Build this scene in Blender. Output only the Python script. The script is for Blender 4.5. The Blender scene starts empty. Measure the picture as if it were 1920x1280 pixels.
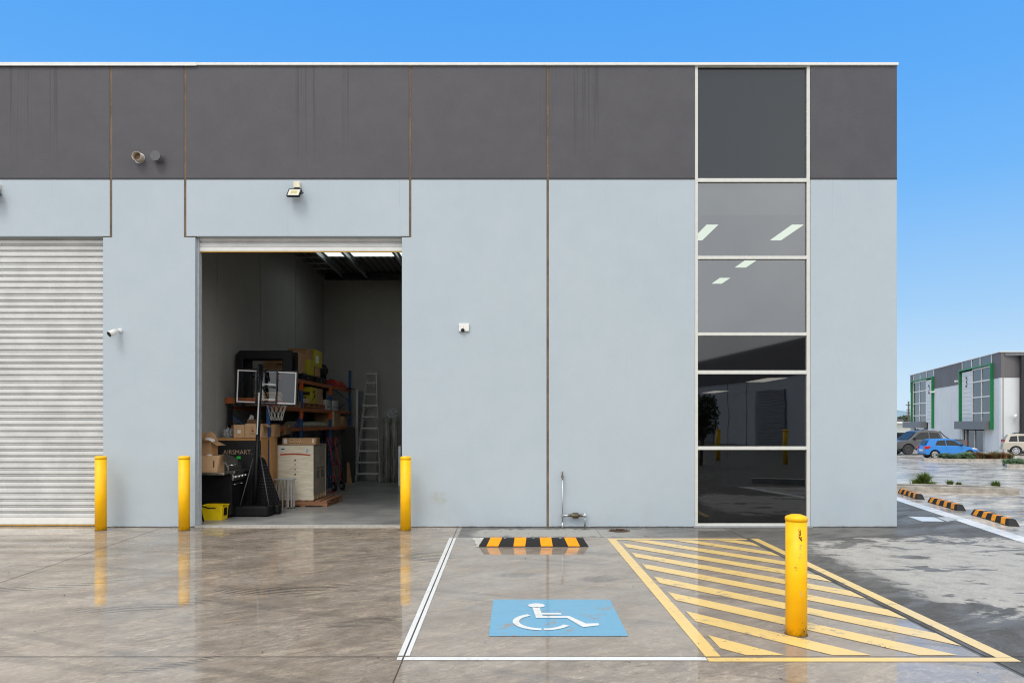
import bpy, bmesh, math, random
from mathutils import Vector, Matrix
R = math.radians
random.seed(7)
C = bpy.data.collections.new('place'); bpy.context.scene.collection.children.link(C)
S = bpy.context.scene

# ------------------------------------------------------------------ camera, sky, sun, exposure
EYE, F, HZ = 1.785, 1280.0, 794.0        # eye height (m), focal length and horizon row in photo pixels
cam = bpy.data.cameras.new('camera'); co = bpy.data.objects.new('camera', cam); C.objects.link(co)
co.location = (0, 0, EYE); co.rotation_euler = (R(90), 0, 0)
cam.sensor_width = 36; cam.lens = 24.0; cam.shift_y = (HZ - 640) / 1920.0
cam.clip_start = .05; cam.clip_end = 3000
S.camera = co
SUN_EL, SUN_AZ = 56.0, 205.0             # sun high, behind the camera and a little to its left (azimuth from +Y, clockwise)
W_ = bpy.data.worlds.new('World'); S.world = W_; W_.use_nodes = True
wt = W_.node_tree; wt.nodes.clear()
sky = wt.nodes.new('ShaderNodeTexSky'); sky.sky_type = 'NISHITA'; sky.sun_disc = False
sky.sun_elevation = R(SUN_EL); sky.sun_rotation = R(SUN_AZ); sky.dust_density = .6; sky.ozone_density = 2.2; sky.air_density = 1.0
tc = wt.nodes.new('ShaderNodeTexCoord'); sp = wt.nodes.new('ShaderNodeSeparateXYZ')
wt.links.new(tc.outputs['Generated'], sp.inputs[0])
rp = wt.nodes.new('ShaderNodeValToRGB'); wt.links.new(sp.outputs['Z'], rp.inputs[0])   # the day's own sky gradient by elevation
e = rp.color_ramp; e.elements[0].position = 0.0; e.elements[0].color = (.66, .82, .97, 1)
e.elements[1].position = 1.0; e.elements[1].color = (.95, 1.0, 1.06, 1)
for p, c in ((.06, (.56, .77, .97, 1)), (.15, (.37, .64, .96, 1)), (.30, (.175, .49, .98, 1)), (.42, (.115, .42, .97, 1)), (.56, (.08, .36, .93, 1)), (.72, (.80, .88, 1.0, 1))):
    n = e.elements.new(p); n.color = c
# towards the back of the camera the cloud cover is thick and near white
mr = wt.nodes.new('ShaderNodeMapRange'); mr.interpolation_type = 'SMOOTHSTEP'
wt.links.new(sp.outputs['Y'], mr.inputs['Value']); mr.inputs['From Min'].default_value = .25; mr.inputs['From Max'].default_value = -.35
mr.inputs['To Min'].default_value = 0; mr.inputs['To Max'].default_value = 1
cl = wt.nodes.new('ShaderNodeTexNoise'); cl.inputs['Scale'].default_value = 2.2; cl.inputs['Detail'].default_value = 6
wt.links.new(tc.outputs['Generated'], cl.inputs['Vector'])
cr = wt.nodes.new('ShaderNodeValToRGB'); wt.links.new(cl.outputs['Fac'], cr.inputs[0])
cr.color_ramp.elements[0].position = .35; cr.color_ramp.elements[0].color = (1.15, 1.22, 1.30, 1)
cr.color_ramp.elements[1].position = .7; cr.color_ramp.elements[1].color = (2.0, 2.0, 2.0, 1)
mx = wt.nodes.new('ShaderNodeMix'); mx.data_type = 'RGBA'
wt.links.new(mr.outputs[0], mx.inputs[0]); wt.links.new(rp.outputs[0], mx.inputs[6]); wt.links.new(cr.outputs[0], mx.inputs[7])
sc_ = wt.nodes.new('ShaderNodeVectorMath'); sc_.operation = 'SCALE'; sc_.inputs[3].default_value = 10.0   # to the Nishita sky's physical scale
wt.links.new(mx.outputs[2], sc_.inputs[0])
m2 = wt.nodes.new('ShaderNodeMix'); m2.data_type = 'RGBA'; m2.inputs[0].default_value = .95
wt.links.new(sky.outputs[0], m2.inputs[6]); wt.links.new(sc_.outputs[0], m2.inputs[7])
bg = wt.nodes.new('ShaderNodeBackground'); bg.inputs[1].default_value = .1
wt.links.new(m2.outputs[2], bg.inputs[0])
wo = wt.nodes.new('ShaderNodeOutputWorld'); wt.links.new(bg.outputs[0], wo.inputs[0])
sl = bpy.data.lights.new('sun', 'SUN'); sl.energy = 1.5; sl.angle = R(24); sl.color = (1, .95, .88)
so = bpy.data.objects.new('sun', sl); C.objects.link(so)
az, el = R(SUN_AZ), R(SUN_EL)
sd = Vector((math.sin(az) * math.cos(el), math.cos(az) * math.cos(el), math.sin(el)))
so.rotation_euler = sd.to_track_quat('Z', 'Y').to_euler(); so.location = sd * 50
S.view_settings.view_transform = 'Standard'; S.view_settings.look = 'None'
S.view_settings.exposure = 0.0; S.view_settings.gamma = 1.0
S.render.engine = 'CYCLES'
S.cycles.filter_width = 1.1
S.cycles.max_bounces = 8; S.cycles.diffuse_bounces = 4; S.cycles.glossy_bounces = 4; S.cycles.transparent_max_bounces = 12
S.cycles.caustics_reflective = False; S.cycles.caustics_refractive = False

# ------------------------------------------------------------------ measuring: photo pixel -> metres
def WX(px, Y): return (px - 960) / F * Y
def WZ(py, Y): return EYE + (HZ - py) / F * Y
def G(px, py):
    Y = F * EYE / (py - HZ); return ((px - 960) / F * Y, Y)
def gz(Y):                                # the yard falls gently away beyond the building
    t = min(max((Y - 19) / 26.0, 0), 1); return -.57 * t

# ------------------------------------------------------------------ materials
class NT:
    def __init__(s, name):
        s.m = bpy.data.materials.new(name); s.m.use_nodes = True; s.t = s.m.node_tree; s.t.nodes.clear()
        s.out = s.t.nodes.new('ShaderNodeOutputMaterial'); s._o = None
    def n(s, k, **kw):
        x = s.t.nodes.new('ShaderNode' + k)
        for a, b in kw.items(): setattr(x, a, b)
        return x
    def put(s, sock, v):
        if hasattr(v, 'is_output'): s.t.links.new(v, sock)
        else:
            if isinstance(v, (tuple, list)) and len(v) == 3 and sock.type == 'RGBA': v = (*v, 1)
            sock.default_value = v
    @property
    def P(s):
        if s._o is None: s._o = s.n('TexCoord').outputs['Object']
        return s._o
    def world(s): return s.n('NewGeometry').outputs['Position']
    def math(s, op, a, b=0, c=0, clamp=False):
        x = s.n('Math', operation=op, use_clamp=clamp); s.put(x.inputs[0], a); s.put(x.inputs[1], b); s.put(x.inputs[2], c); return x.outputs[0]
    def noise(s, v, sc, det=4, rough=.55, dist=0, scale3=None, rot=0):
        if scale3:
            if rot:
                m0 = s.n('Mapping'); s.put(m0.inputs[0], v); m0.inputs['Rotation'].default_value = (0, 0, rot); v = m0.outputs[0]
            mp = s.n('Mapping'); s.put(mp.inputs[0], v); mp.inputs['Scale'].default_value = scale3; v = mp.outputs[0]
        x = s.n('TexNoise'); s.put(x.inputs['Vector'], v); x.inputs['Scale'].default_value = sc; x.inputs['Detail'].default_value = det
        x.inputs['Roughness'].default_value = rough; x.inputs['Distortion'].default_value = dist; return x.outputs['Fac']
    def mr(s, v, a, b, c=0, d=1, smooth=True):
        x = s.n('MapRange'); x.interpolation_type = 'SMOOTHSTEP' if smooth else 'LINEAR'
        s.put(x.inputs['Value'], v)
        for i, k in enumerate((a, b, c, d)): s.put(x.inputs[i + 1], k)
        return x.outputs[0]
    def mix(s, f, a, b):
        x = s.n('Mix', data_type='RGBA'); s.put(x.inputs[0], f); s.put(x.inputs[6], a); s.put(x.inputs[7], b); return x.outputs[2]
    def xyz(s, v):
        x = s.n('SeparateXYZ'); s.put(x.inputs[0], v); return x.outputs
    def bump(s, h, st=.3, d=.01):
        x = s.n('Bump'); s.put(x.inputs['Strength'], st); x.inputs['Distance'].default_value = d; s.put(x.inputs['Height'], h); return x.outputs[0]
    def pbr(s, col, rough=.6, metal=0, **kw):
        b = s.n('BsdfPrincipled'); s.put(b.inputs['Base Color'], col); s.put(b.inputs['Roughness'], rough); s.put(b.inputs['Metallic'], metal)
        for k, v in kw.items(): s.put(b.inputs[k.replace('_', ' ')], v)
        return b.outputs[0]
    def done(s, sh): s.t.links.new(sh, s.out.inputs[0]); return s.m

_cache = {}
def mat(name, col, rough=.6, metal=0, var=.12, scale=9, bump=0, coat=0, **kw):
    """A plain surface with slight mottling of colour and gloss."""
    if name in _cache: return _cache[name]
    t = NT(name); P = t.P
    n1 = t.noise(P, scale, 5); n2 = t.noise(P, scale * 9, 3)
    f = t.math('ADD', t.math('MULTIPLY', n1, .7), t.math('MULTIPLY', n2, .3))
    f = t.mr(f, .3, .7)
    c = t.mix(f, tuple(x * (1 - var) for x in col), tuple(min(1, x * (1 + var)) for x in col))
    r = t.mr(n1, .3, .7, max(0, rough - .08), min(1, rough + .08))
    a = dict(kw)
    if bump: a['Normal'] = t.bump(n2, bump, .005)
    if coat: a['Coat_Weight'] = coat; a['Coat_Roughness'] = .06
    _cache[name] = t.done(t.pbr(c, r, metal, **a)); return _cache[name]

def wall_paint():
    """Precast concrete panel: light blue-grey below, dark grey band above, rolled texture, rain marks and splash dirt."""
    t = NT('precast_paint'); P = t.world(); X, Y, Z = t.xyz(P)[:]
    fine = t.noise(P, 55, 3, .6); mid = t.noise(P, 2.2, 5, .6); big = t.noise(P, .5, 3)
    lt = t.mix(t.mr(t.math('ADD', t.math('MULTIPLY', mid, .5), t.math('MULTIPLY', big, .5)), .35, .65), (.405, .470, .517), (.428, .490, .534))
    # splash dirt close to the ground, scattered scuffs
    dirt = t.math('MULTIPLY', t.mr(Z, .9, .0), t.mr(t.noise(P, 1.6, 6, .7), .42, .72))
    lt = t.mix(t.math('MULTIPLY', dirt, .35), lt, (.36, .355, .33))
    ln = t.mr(t.noise(P, 1.0, 4, .6, 0, (9, 9, .25)), .62, .80)
    lt = t.mix(t.math('MULTIPLY', ln, .22), lt, (.36, .40, .43))
    dx = t.math('POWER', t.math('MULTIPLY', t.math('SUBTRACT', X, -1.26), 4.5), 2); dz = t.math('POWER', t.math('MULTIPLY', t.math('SUBTRACT', Z, .50), 6.5), 2)
    bl = t.math('MULTIPLY', t.mr(t.math('ADD', dx, dz), 1, .0), t.mr(t.noise(P, 14, 5, .7), .35, .65))
    lt = t.mix(t.math('MULTIPLY', bl, .5), lt, (.30, .30, .20))
    spk = t.mr(t.noise(P, 26, 2, .5), .74, .80)
    lt = t.mix(t.math('MULTIPLY', spk, .35), lt, (.25, .25, .24))
    dk = t.mix(t.mr(mid, .3, .7), (.064, .061, .070), (.073, .070, .079))
    st = t.noise(P, 1.0, 5, .75, .2, (34, 34, .30))
    reg = t.mr(t.noise(P, .9, 2, .5, 0, (1.2, 1.2, .1)), .50, .60)
    win = 0
    for cx, w in ((-8.45, .30), (-3.55, .22), (.58, .14), (1.25, .32), (-2.9, .12), (-7.9, .1), (.80, .05)):
        g_ = t.mr(t.math('ABSOLUTE', t.math('SUBTRACT', X, cx)), w, w * .6); win = g_ if win == 0 else t.math('MAXIMUM', win, g_)
    stk = t.math('MULTIPLY', t.mr(st, .50, .58), t.math('MULTIPLY', win, t.mr(Z, 6.0, 7.5)))
    dk = t.mix(t.math('MULTIPLY', stk, .60), dk, (.030, .028, .031))
    dk = t.mix(t.math('MULTIPLY', t.math('MULTIPLY', t.mr(t.noise(P, 60, 1, .5), .76, .80), t.mr(mid, .5, .6)), .7), dk, (.22, .21, .2))
    foot = t.math('MULTIPLY', t.mr(t.math('ADD', Z, t.math('MULTIPLY', t.noise(P, 8, 5, .7), .05)), .055, .028), t.mr(t.noise(P, 3, 3), .35, .55, .35, 1))
    lt = t.mix(t.math('MULTIPLY', foot, .8), lt, (.07, .066, .06))
    hair = t.mr(t.noise(P, 1.0, 3, .6, 0, (24, 24, .5)), .64, .72)
    lt = t.mix(t.math('MULTIPLY', t.math('MULTIPLY', hair, t.mr(Z, 4.2, 5.9)), .16), lt, (.25, .28, .30))
    up = t.mr(Z, 5.990, 5.994)
    c = t.mix(up, lt, dk)
    n = t.bump(t.math('ADD', t.math('MULTIPLY', fine, 1.0), t.math('MULTIPLY', mid, .3)), .35, .006)
    return t.done(t.pbr(c, t.mr(up, 0, 1, .75, .62), 0, Normal=n))

def ground_mat():
    """Burnished wet concrete yard: slabs, saw joints, damp and dry patches, tyre scuffs, standing films of water."""
    t = NT('wet_concrete'); P = t.world(); X, Y, Z = t.xyz(P)[:]
    def M(op, a, b=0, c=0): return t.math(op, a, b, c)
    wob = t.noise(P, 1.1, 6, .65); wob2 = t.noise(P, 4.5, 6, .7, .4); fine = t.noise(P, 38, 4, .65)
    streak = t.noise(P, 1.0, 7, .70, 1.2, (.7, 1.9, 1), -.55); streak2 = t.noise(P, 1.0, 7, .74, 1.0, (1.6, 5.0, 1), -.45)
    big = t.noise(P, .33, 4, .55, .5)
    warm = t.mix(t.mr(M('ADD', M('MULTIPLY', streak, .5), M('MULTIPLY', wob2, .5)), .34, .66), (.195, .155, .120), (.405, .330, .252))
    warm = t.mix(M('MULTIPLY', t.mr(wob, .40, .62), .40), warm, (.20, .178, .156))
    warm = t.mix(M('MULTIPLY', t.mr(streak2, .52, .68), .45), warm, (.55, .45, .34))
    warm = t.mix(M('MULTIPLY', t.mr(wob2, .58, .72), .40), warm, (.12, .112, .108))
    warm = t.mix(M('MULTIPLY', t.mr(fine, .35, .75), .22), warm, (.48, .39, .29))
    grit = t.noise(P, 11, 6, .78, .9, (1, 1.9, 1), -.6); g2 = t.noise(P, 1.0, 5, .75, .3, (4, 17, 1), -.5)
    warm = t.mix(M('MULTIPLY', M('MULTIPLY', t.mr(grit, .50, .64), t.mr(streak, .42, .60)), .60), warm, (.60, .51, .40))
    warm = t.mix(M('MULTIPLY', t.mr(grit, .48, .34), .42), warm, (.13, .112, .096))
    warm = t.mix(M('MULTIPLY', M('MULTIPLY', t.mr(g2, .56, .66), t.mr(wob, .45, .6)), .45), warm, (.07, .064, .060))
    warm = t.mix(M('MULTIPLY', t.mr(t.noise(P, 21, 2, .4), .745, .775), .8), warm, (.035, .03, .027))
    warm = t.mix(M('MULTIPLY', t.mr(big, .54, .66), .30), warm, (.13, .112, .096))
    warm = t.mix(M('MULTIPLY', t.mr(big, .46, .34), .28), warm, (.50, .42, .33))
    # bay slab: a little paler and greyer
    bay = M('MULTIPLY', M('GREATER_THAN', X, -.88), M('GREATER_THAN', Y, 5.24))
    warm = t.mix(M('MULTIPLY', bay, .35), warm, (.31, .258, .208))
    # tyre marks: small curved fans of dark rubber
    tm = 0
    for (cx, cy, rx, ry, ang, k) in ((-1.32, 6.15, .42, .14, .45, 34), (-2.45, 7.3, .9, .20, .2, 22), (-2.5, 5.05, .42, .07, .6, 40), (-3.6, 6.6, .8, .16, .3, 25), (.05, 8.05, .28, .15, .1, 26), (1.0, 7.85, .28, .2, .1, 26), (-5.2, 7.4, 1.2, .12, .2, 16), (-1.1, 9.2, .4, .5, .2, 14)):
        ca, sa = math.cos(ang), math.sin(ang)
        u = M('ADD', M('MULTIPLY', M('SUBTRACT', X, cx), ca), M('MULTIPLY', M('SUBTRACT', Y, cy), sa))
        v = M('ADD', M('MULTIPLY', M('SUBTRACT', X, cx), -sa), M('MULTIPLY', M('SUBTRACT', Y, cy), ca))
        v = M('ADD', v, M('MULTIPLY', M('MULTIPLY', u, u), -.35))
        d = M('ADD', M('POWER', M('DIVIDE', u, rx), 2), M('POWER', M('DIVIDE', v, ry), 2))
        w = M('SINE', M('MULTIPLY', M('ADD', M('ADD', v, M('MULTIPLY', u, .45)), M('MULTIPLY', wob, .05)), k * 4.2))
        o = M('MULTIPLY', t.mr(d, 1.0, .35), t.mr(M('ADD', w, M('MULTIPLY', wob2, 1.6)), .5, 1.5))
        tm = o if tm == 0 else M('MAXIMUM', tm, o)
    warm = t.mix(M('MULTIPLY', tm, .80), warm, (.05, .047, .045))
    # long faint wheel tracks
    trk = t.mr(t.noise(P, 1.0, 3, .5, .2, (.25, 3.4, 1), .35), .59, .66)
    warm = t.mix(M('MULTIPLY', trk, .30), warm, (.09, .085, .08))
    # rain-dark asphalt-grey slab to the right, with drying patches
    pn = M('ADD', M('MULTIPLY', wob, .55), M('MULTIPLY', streak, .45))
    dia = M('ADD', M('SUBTRACT', M('MULTIPLY', Y, .92), M('MULTIPLY', X, .15)), M('MULTIPLY', M('SUBTRACT', pn, .5), 5.5))
    xx = M('ADD', X, M('MULTIPLY', M('SUBTRACT', wob2, .5), 1.2))
    band = M('MULTIPLY', M('MULTIPLY', t.mr(dia, 5.15, 5.5), t.mr(dia, 8.75, 8.35)), M('MULTIPLY', t.mr(xx, 4.1, 4.45), t.mr(xx, 8.5, 7.4)))
    holes = t.mr(t.noise(P, 1.0, 6, .6, .5, (1.1, 2.2, 1)), .57, .61)
    dry = M('MULTIPLY', band, M('SUBTRACT', 1.0, M('MULTIPLY', holes, .9)))
    dk = t.mix(t.mr(streak, .35, .65), (.078, .071, .062), (.140, .130, .116))
    dk = t.mix(M('MULTIPLY', t.mr(streak2, .52, .70), .30), dk, (.26, .25, .235))
    dk = t.mix(M('MULTIPLY', t.mr(fine, .4, .8), .15), dk, (.30, .30, .29))
    dc = t.mix(t.mr(fine, .3, .7), (.36, .34, .305), (.48, .455, .41))
    dc = t.mix(t.mr(wob2, .42, .68), dc, (.31, .295, .27))
    dk = t.mix(dry, dk, dc)
    # pale apron against the wall, wet along its edges
    apm = M('MULTIPLY', M('MULTIPLY', M('GREATER_THAN', Y, 10.74), M('GREATER_THAN', X, -.86)), M('LESS_THAN', X, 3.7))
    ay = M('ADD', Y, M('MULTIPLY', M('SUBTRACT', wob2, .5), .9))
    apd = M('MULTIPLY', M('MULTIPLY', t.mr(ay, 11.62, 11.45), t.mr(ay, 10.72, 10.86)), t.mr(M('ADD', X, M('MULTIPLY', wob, .8)), -.35, -.10))
    apd = M('MULTIPLY', apd, t.mr(M('ADD', X, M('MULTIPLY', wob, 2)), 4.2, 2.2))
    apc = t.mix(apd, dk, t.mix(t.mr(fine, .3, .7), (.30, .29, .27), (.37, .36, .335)))
    zr = M('GREATER_THAN', X, 3.60)
    c = t.mix(zr, warm, dk); c = t.mix(apm, c, apc)
    # the far drive lane: smooth, wet all over, sky sheen partly painted into its pale streaks, past the edge strip (line from (7.65,10.2) to (8.95,15.9))
    side = M('SUBTRACT', X, M('ADD', 7.65, M('MULTIPLY', M('SUBTRACT', Y, 10.2), .228)))
    farz = M('MULTIPLY', M('GREATER_THAN', side, 0.0), M('GREATER_THAN', Y, 4.5))
    far2 = M('MAXIMUM', farz, M('GREATER_THAN', Y, 22.0))
    fc = t.mix(t.mr(streak, .35, .65), (.30, .26, .21), (.66, .61, .54)); fc = t.mix(t.mr(wob, .45, .6), fc, (.55, .50, .43))
    fc = t.mix(M('MULTIPLY', t.mr(t.noise(P, 1.0, 6, .7, 1.0, (.35, .9, 1)), .50, .60), .70), fc, (.15, .135, .12))
    strip = M('MULTIPLY', farz, M('LESS_THAN', side, .30))
    fc = t.mix(strip, fc, (.82, .80, .77))
    c = t.mix(far2, c, fc)
    # saw joints
    J = 0
    def line(dist, w, on=None):
        nonlocal J
        m = t.mr(M('ABSOLUTE', dist), w, w * .5)
        if on is not None: m = M('MULTIPLY', m, on)
        J = m if J == 0 else M('MAXIMUM', J, m)
    line(M('SUBTRACT', Y, 5.235), .011)
    line(M('SUBTRACT', X, M("ADD", -.7415, M("MULTIPLY", Y, -.0167))), .007, M('LESS_THAN', Y, 11.78))
    line(M('SUBTRACT', X, 3.635), .012)
    line(M('ADD', M('SUBTRACT', X, -5.25), M('MULTIPLY', Y, .065)), .011, M('LESS_THAN', Y, 11.78))
    line(M('SUBTRACT', X, 1.42), .005, M('MULTIPLY', M('GREATER_THAN', Y, 10.72), M('LESS_THAN', Y, 11.78)))
    line(M('SUBTRACT', Y, 10.73), .006, M('GREATER_THAN', X, -.87))
    line(side, .012, M('GREATER_THAN', Y, 4.5))
    for yy in (24.0, 29.0, 36.0, 43.0): line(M('SUBTRACT', Y, yy), .02)
    for xx_ in (12.5, 18.0, 24.0, 30.0): line(M('SUBTRACT', X, xx_), .015, M('GREATER_THAN', Y, 14))
    c = t.mix(M('MULTIPLY', J, .85), c, (.025, .024, .023))
    # water film: the mirror layer, broken where the slab has dried
    wet = t.mr(M('ADD', M('MULTIPLY', wob, .5), M('MULTIPLY', streak2, .5)), .60, .42, .45, 1.0)
    wet = t.mix(zr, wet, M('MULTIPLY', M('SUBTRACT', 1.0, dry), t.mr(streak, .4, .6, .02, .20)))
    wet = t.mix(apm, wet, M('MULTIPLY', M('SUBTRACT', 1.0, apd), .35))
    wet = t.mix(far2, wet, t.mr(M('ADD', M('MULTIPLY', streak, .5), M('MULTIPLY', wob, .5)), .40, .62, 1.0, .40))
    wet = M('MULTIPLY', wet, M('SUBTRACT', 1.0, M('MULTIPLY', J, .9)))
    rg = t.mr(fine, .3, .8, .015, .05)
    rg = M('ADD', rg, M('MULTIPLY', t.mr(wob2, .5, .75), .06))
    rg = t.mix(zr, rg, M('ADD', rg, .10)); rg = t.mix(far2, rg, M('ADD', t.mr(streak2, .4, .7, .10, .30), .0))
    nb = t.bump(M('ADD', M('MULTIPLY', fine, .6), M('MULTIPLY', wob2, 1.0)), .02, .01)
    rb = t.bump(M('ADD', fine, M('MULTIPLY', J, -2)), .4, .006)
    return t.done(t.pbr(c, .7, 0, Specular_IOR_Level=.22, Normal=rb, Coat_Weight=wet, Coat_Roughness=rg, Coat_IOR=1.85, Coat_Normal=nb))

def road_paint(name, col, wear=.30, dirt=.25):
    t = NT(name); P = t.world()
    a = t.noise(P, 7, 7, .75, .4); b = t.noise(P, 60, 3, .7); s_ = t.noise(P, 1.0, 6, .7, .6, (1.5, 6, 1))
    chip = t.math('MULTIPLY', t.mr(a, .56, .60), t.mr(b, .36, .46))
    chip = t.math('MULTIPLY', chip, t.mr(t.noise(P, 1.3, 3), .46, .56, 0, wear * 3.3))
    c = t.mix(t.math('MULTIPLY', t.mr(s_, .45, .7), dirt), col, tuple(x * .62 for x in col))
    c = t.mix(t.math('MULTIPLY', t.mr(b, .5, .8), .15), c, (.3, .27, .23))
    c = t.mix(chip, c, (.27, .24, .20))
    return t.done(t.pbr(c, .55, 0, Normal=t.bump(b, .15, .003), Coat_Weight=.75, Coat_Roughness=t.mr(b, .3, .8, .06, .16), Coat_IOR=1.6))

def glass(name, tint, refl=.12, rough=.01):
    """Thin tinted window pane: see-through, with a mirror share that grows at grazing angles."""
    t = NT(name)
    fr = t.n('LayerWeight'); fr.inputs['Blend'].default_value = .35
    f = t.mr(fr.outputs['Fresnel'], 0, 1, refl, 1.0, False)
    tr = t.n('BsdfTransparent'); t.put(tr.inputs[0], tint)
    gl = t.n('BsdfGlossy'); t.put(gl.inputs['Color'], (.95, .97, 1)); gl.inputs['Roughness'].default_value = rough
    bn = t.bump(t.noise(t.P, 1.1, 2), .05, .02); t.put(gl.inputs['Normal'], bn)
    mxs = t.n('MixShader'); t.put(mxs.inputs[0], f); t.t.links.new(tr.outputs[0], mxs.inputs[1]); t.t.links.new(gl.outputs[0], mxs.inputs[2])
    return t.done(mxs.outputs[0])

def emit(name, col, st):
    t = NT(name); x = t.n('Emission'); t.put(x.inputs[0], col); x.inputs[1].default_value = st; return t.done(x.outputs[0])

def wood(name, a, b, sc=(1, 14, 14), rough=.7):
    if name in _cache: return _cache[name]
    t = NT(name); g = t.noise(t.P, 2.2, 7, .65, .8, sc); k = t.noise(t.P, 3, 3)
    c = t.mix(t.mr(g, .3, .7), a, b); c = t.mix(t.math('MULTIPLY', t.mr(k, .62, .7), .4), c, tuple(x * .5 for x in a))
    _cache[name] = t.done(t.pbr(c, rough, 0, Normal=t.bump(g, .2, .004))); return _cache[name]

def steel(name, col, rough=.35, metal=1.0):
    return mat(name, col, rough, metal, .08, 4)

M_WALL = wall_paint(); M_GROUND = ground_mat()
M_SEAL = mat('brown_sealant', (.145, .105, .068), .8, 0, .35, 3)
M_REB = mat('dark_rebate', (.030, .029, .033), .7)
M_WHITE = mat('white_powdercoat', (.74, .74, .71), .4, 0, .05)
M_FRAME = mat('window_frame_white', (.62, .62, .58), .35, 0, .05)
M_DOORM = mat('roller_door_steel', (.60, .605, .59), .38, .0, .10, 3)
M_GREYP = mat('grey_paint', (.30, .31, .32), .6)
M_BLACK = mat('black_plastic', (.006, .006, .0065), .55, 0, .3, Specular_IOR_Level=.25)
M_BLKM = mat('black_powdercoat', (.008, .008, .009), .38, 0, .2, Specular_IOR_Level=.3)
M_CONC = mat('kerb_concrete', (.36, .325, .28), .7, 0, .35, 5, .4)
M_INW = mat('interior_panel', (.335, .33, .308), .85, 0, .07, 1.5, .1)
M_INF = None
def inner_floor():
    t = NT('interior_slab'); P = t.world(); a = t.noise(P, 1.2, 6, .6, .4); b = t.noise(P, 30, 3); s_ = t.noise(P, 1.0, 6, .7, .5, (1, 5, 1))
    c = t.mix(t.mr(a, .3, .7), (.20, .205, .205), (.33, .33, .32)); c = t.mix(t.math('MULTIPLY', t.mr(s_, .5, .7), .5), c, (.42, .41, .39))
    return t.done(t.pbr(c, .5, 0, Coat_Weight=.35, Coat_Roughness=.18, Normal=t.bump(b, .15, .004)))
M_INF = inner_floor()
def card(name, col): return mat(name, col, .82, 0, .10, 6, .12)
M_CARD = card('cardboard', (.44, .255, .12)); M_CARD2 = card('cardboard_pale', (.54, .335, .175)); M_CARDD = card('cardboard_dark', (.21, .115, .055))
M_CARDO = card('cardboard_orange', (.50, .25, .085))
M_INK = mat('dark_print', (.05, .025, .015), .8); M_LABEL = mat('paper_label', (.72, .72, .70), .7, 0, .04)
M_TAPE = mat('packing_tape', (.38, .24, .12), .35)
M_YPL = mat('yellow_plastic', (.86, .60, .004), .38, 0, .08)
M_YCARD = mat('yellow_carton', (.50, .43, .02), .7, 0, .08)
M_RED = mat('red_paint', (.42, .028, .015), .4)
M_ORG = mat('orange_rack_paint', (.36, .095, .02), .5, 0, .25)
M_BLU = mat('blue_rack_paint', (.012, .07, .22), .45, 0, .2)
M_ALU = steel('aluminium', (.50, .50, .48), .42, .35)
M_STEEL = steel('stainless_steel', (.60, .58, .55), .28)
M_GALV = steel('galvanised_steel', (.50, .52, .54), .42)
M_PALW = wood('pallet_timber', (.24, .10, .045), (.40, .20, .10))
M_PINE = wood('pale_timber', (.50, .34, .17), (.68, .52, .32))
M_PLY = wood('plywood', (.68, .59, .43), (.86, .79, .63), (1.2, 1, 9))
M_RUB = mat('black_rubber', (.012, .012, .013), .5, 0, .3, 9, .2, Specular_IOR_Level=.3)
M_TYRE = mat('tyre_rubber', (.02, .02, .021), .75)
M_REFL = mat('orange_reflective_film', (.92, .335, .0), .5, 0, .08, Specular_IOR_Level=.3)

def bollard_paint():
    t = NT('bollard_yellow'); P = t.P; X, Y, Z = t.xyz(P)[:]
    a = t.noise(P, 9, 4); v = t.noise(P, 22, 6, .75, .6)
    c = t.mix(t.mr(a, .3, .7), (.96, .49, .0), (1.0, .545, .0))
    c = t.mix(t.math('MULTIPLY', t.mr(v, .70, .74), .55), c, (.35, .16, .02))
    c = t.mix(t.math('MULTIPLY', t.mr(Z, .09, .0), t.mr(v, .4, .6)), c, (.55, .27, .01))
    return t.done(t.pbr(c, .45, 0, Specular_IOR_Level=.35, Normal=t.bump(a, .08, .004)))
M_BOL = bollard_paint()
M_RUST = mat('rust_scrape', (.10, .04, .012), .85, 0, .4, 30)

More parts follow.
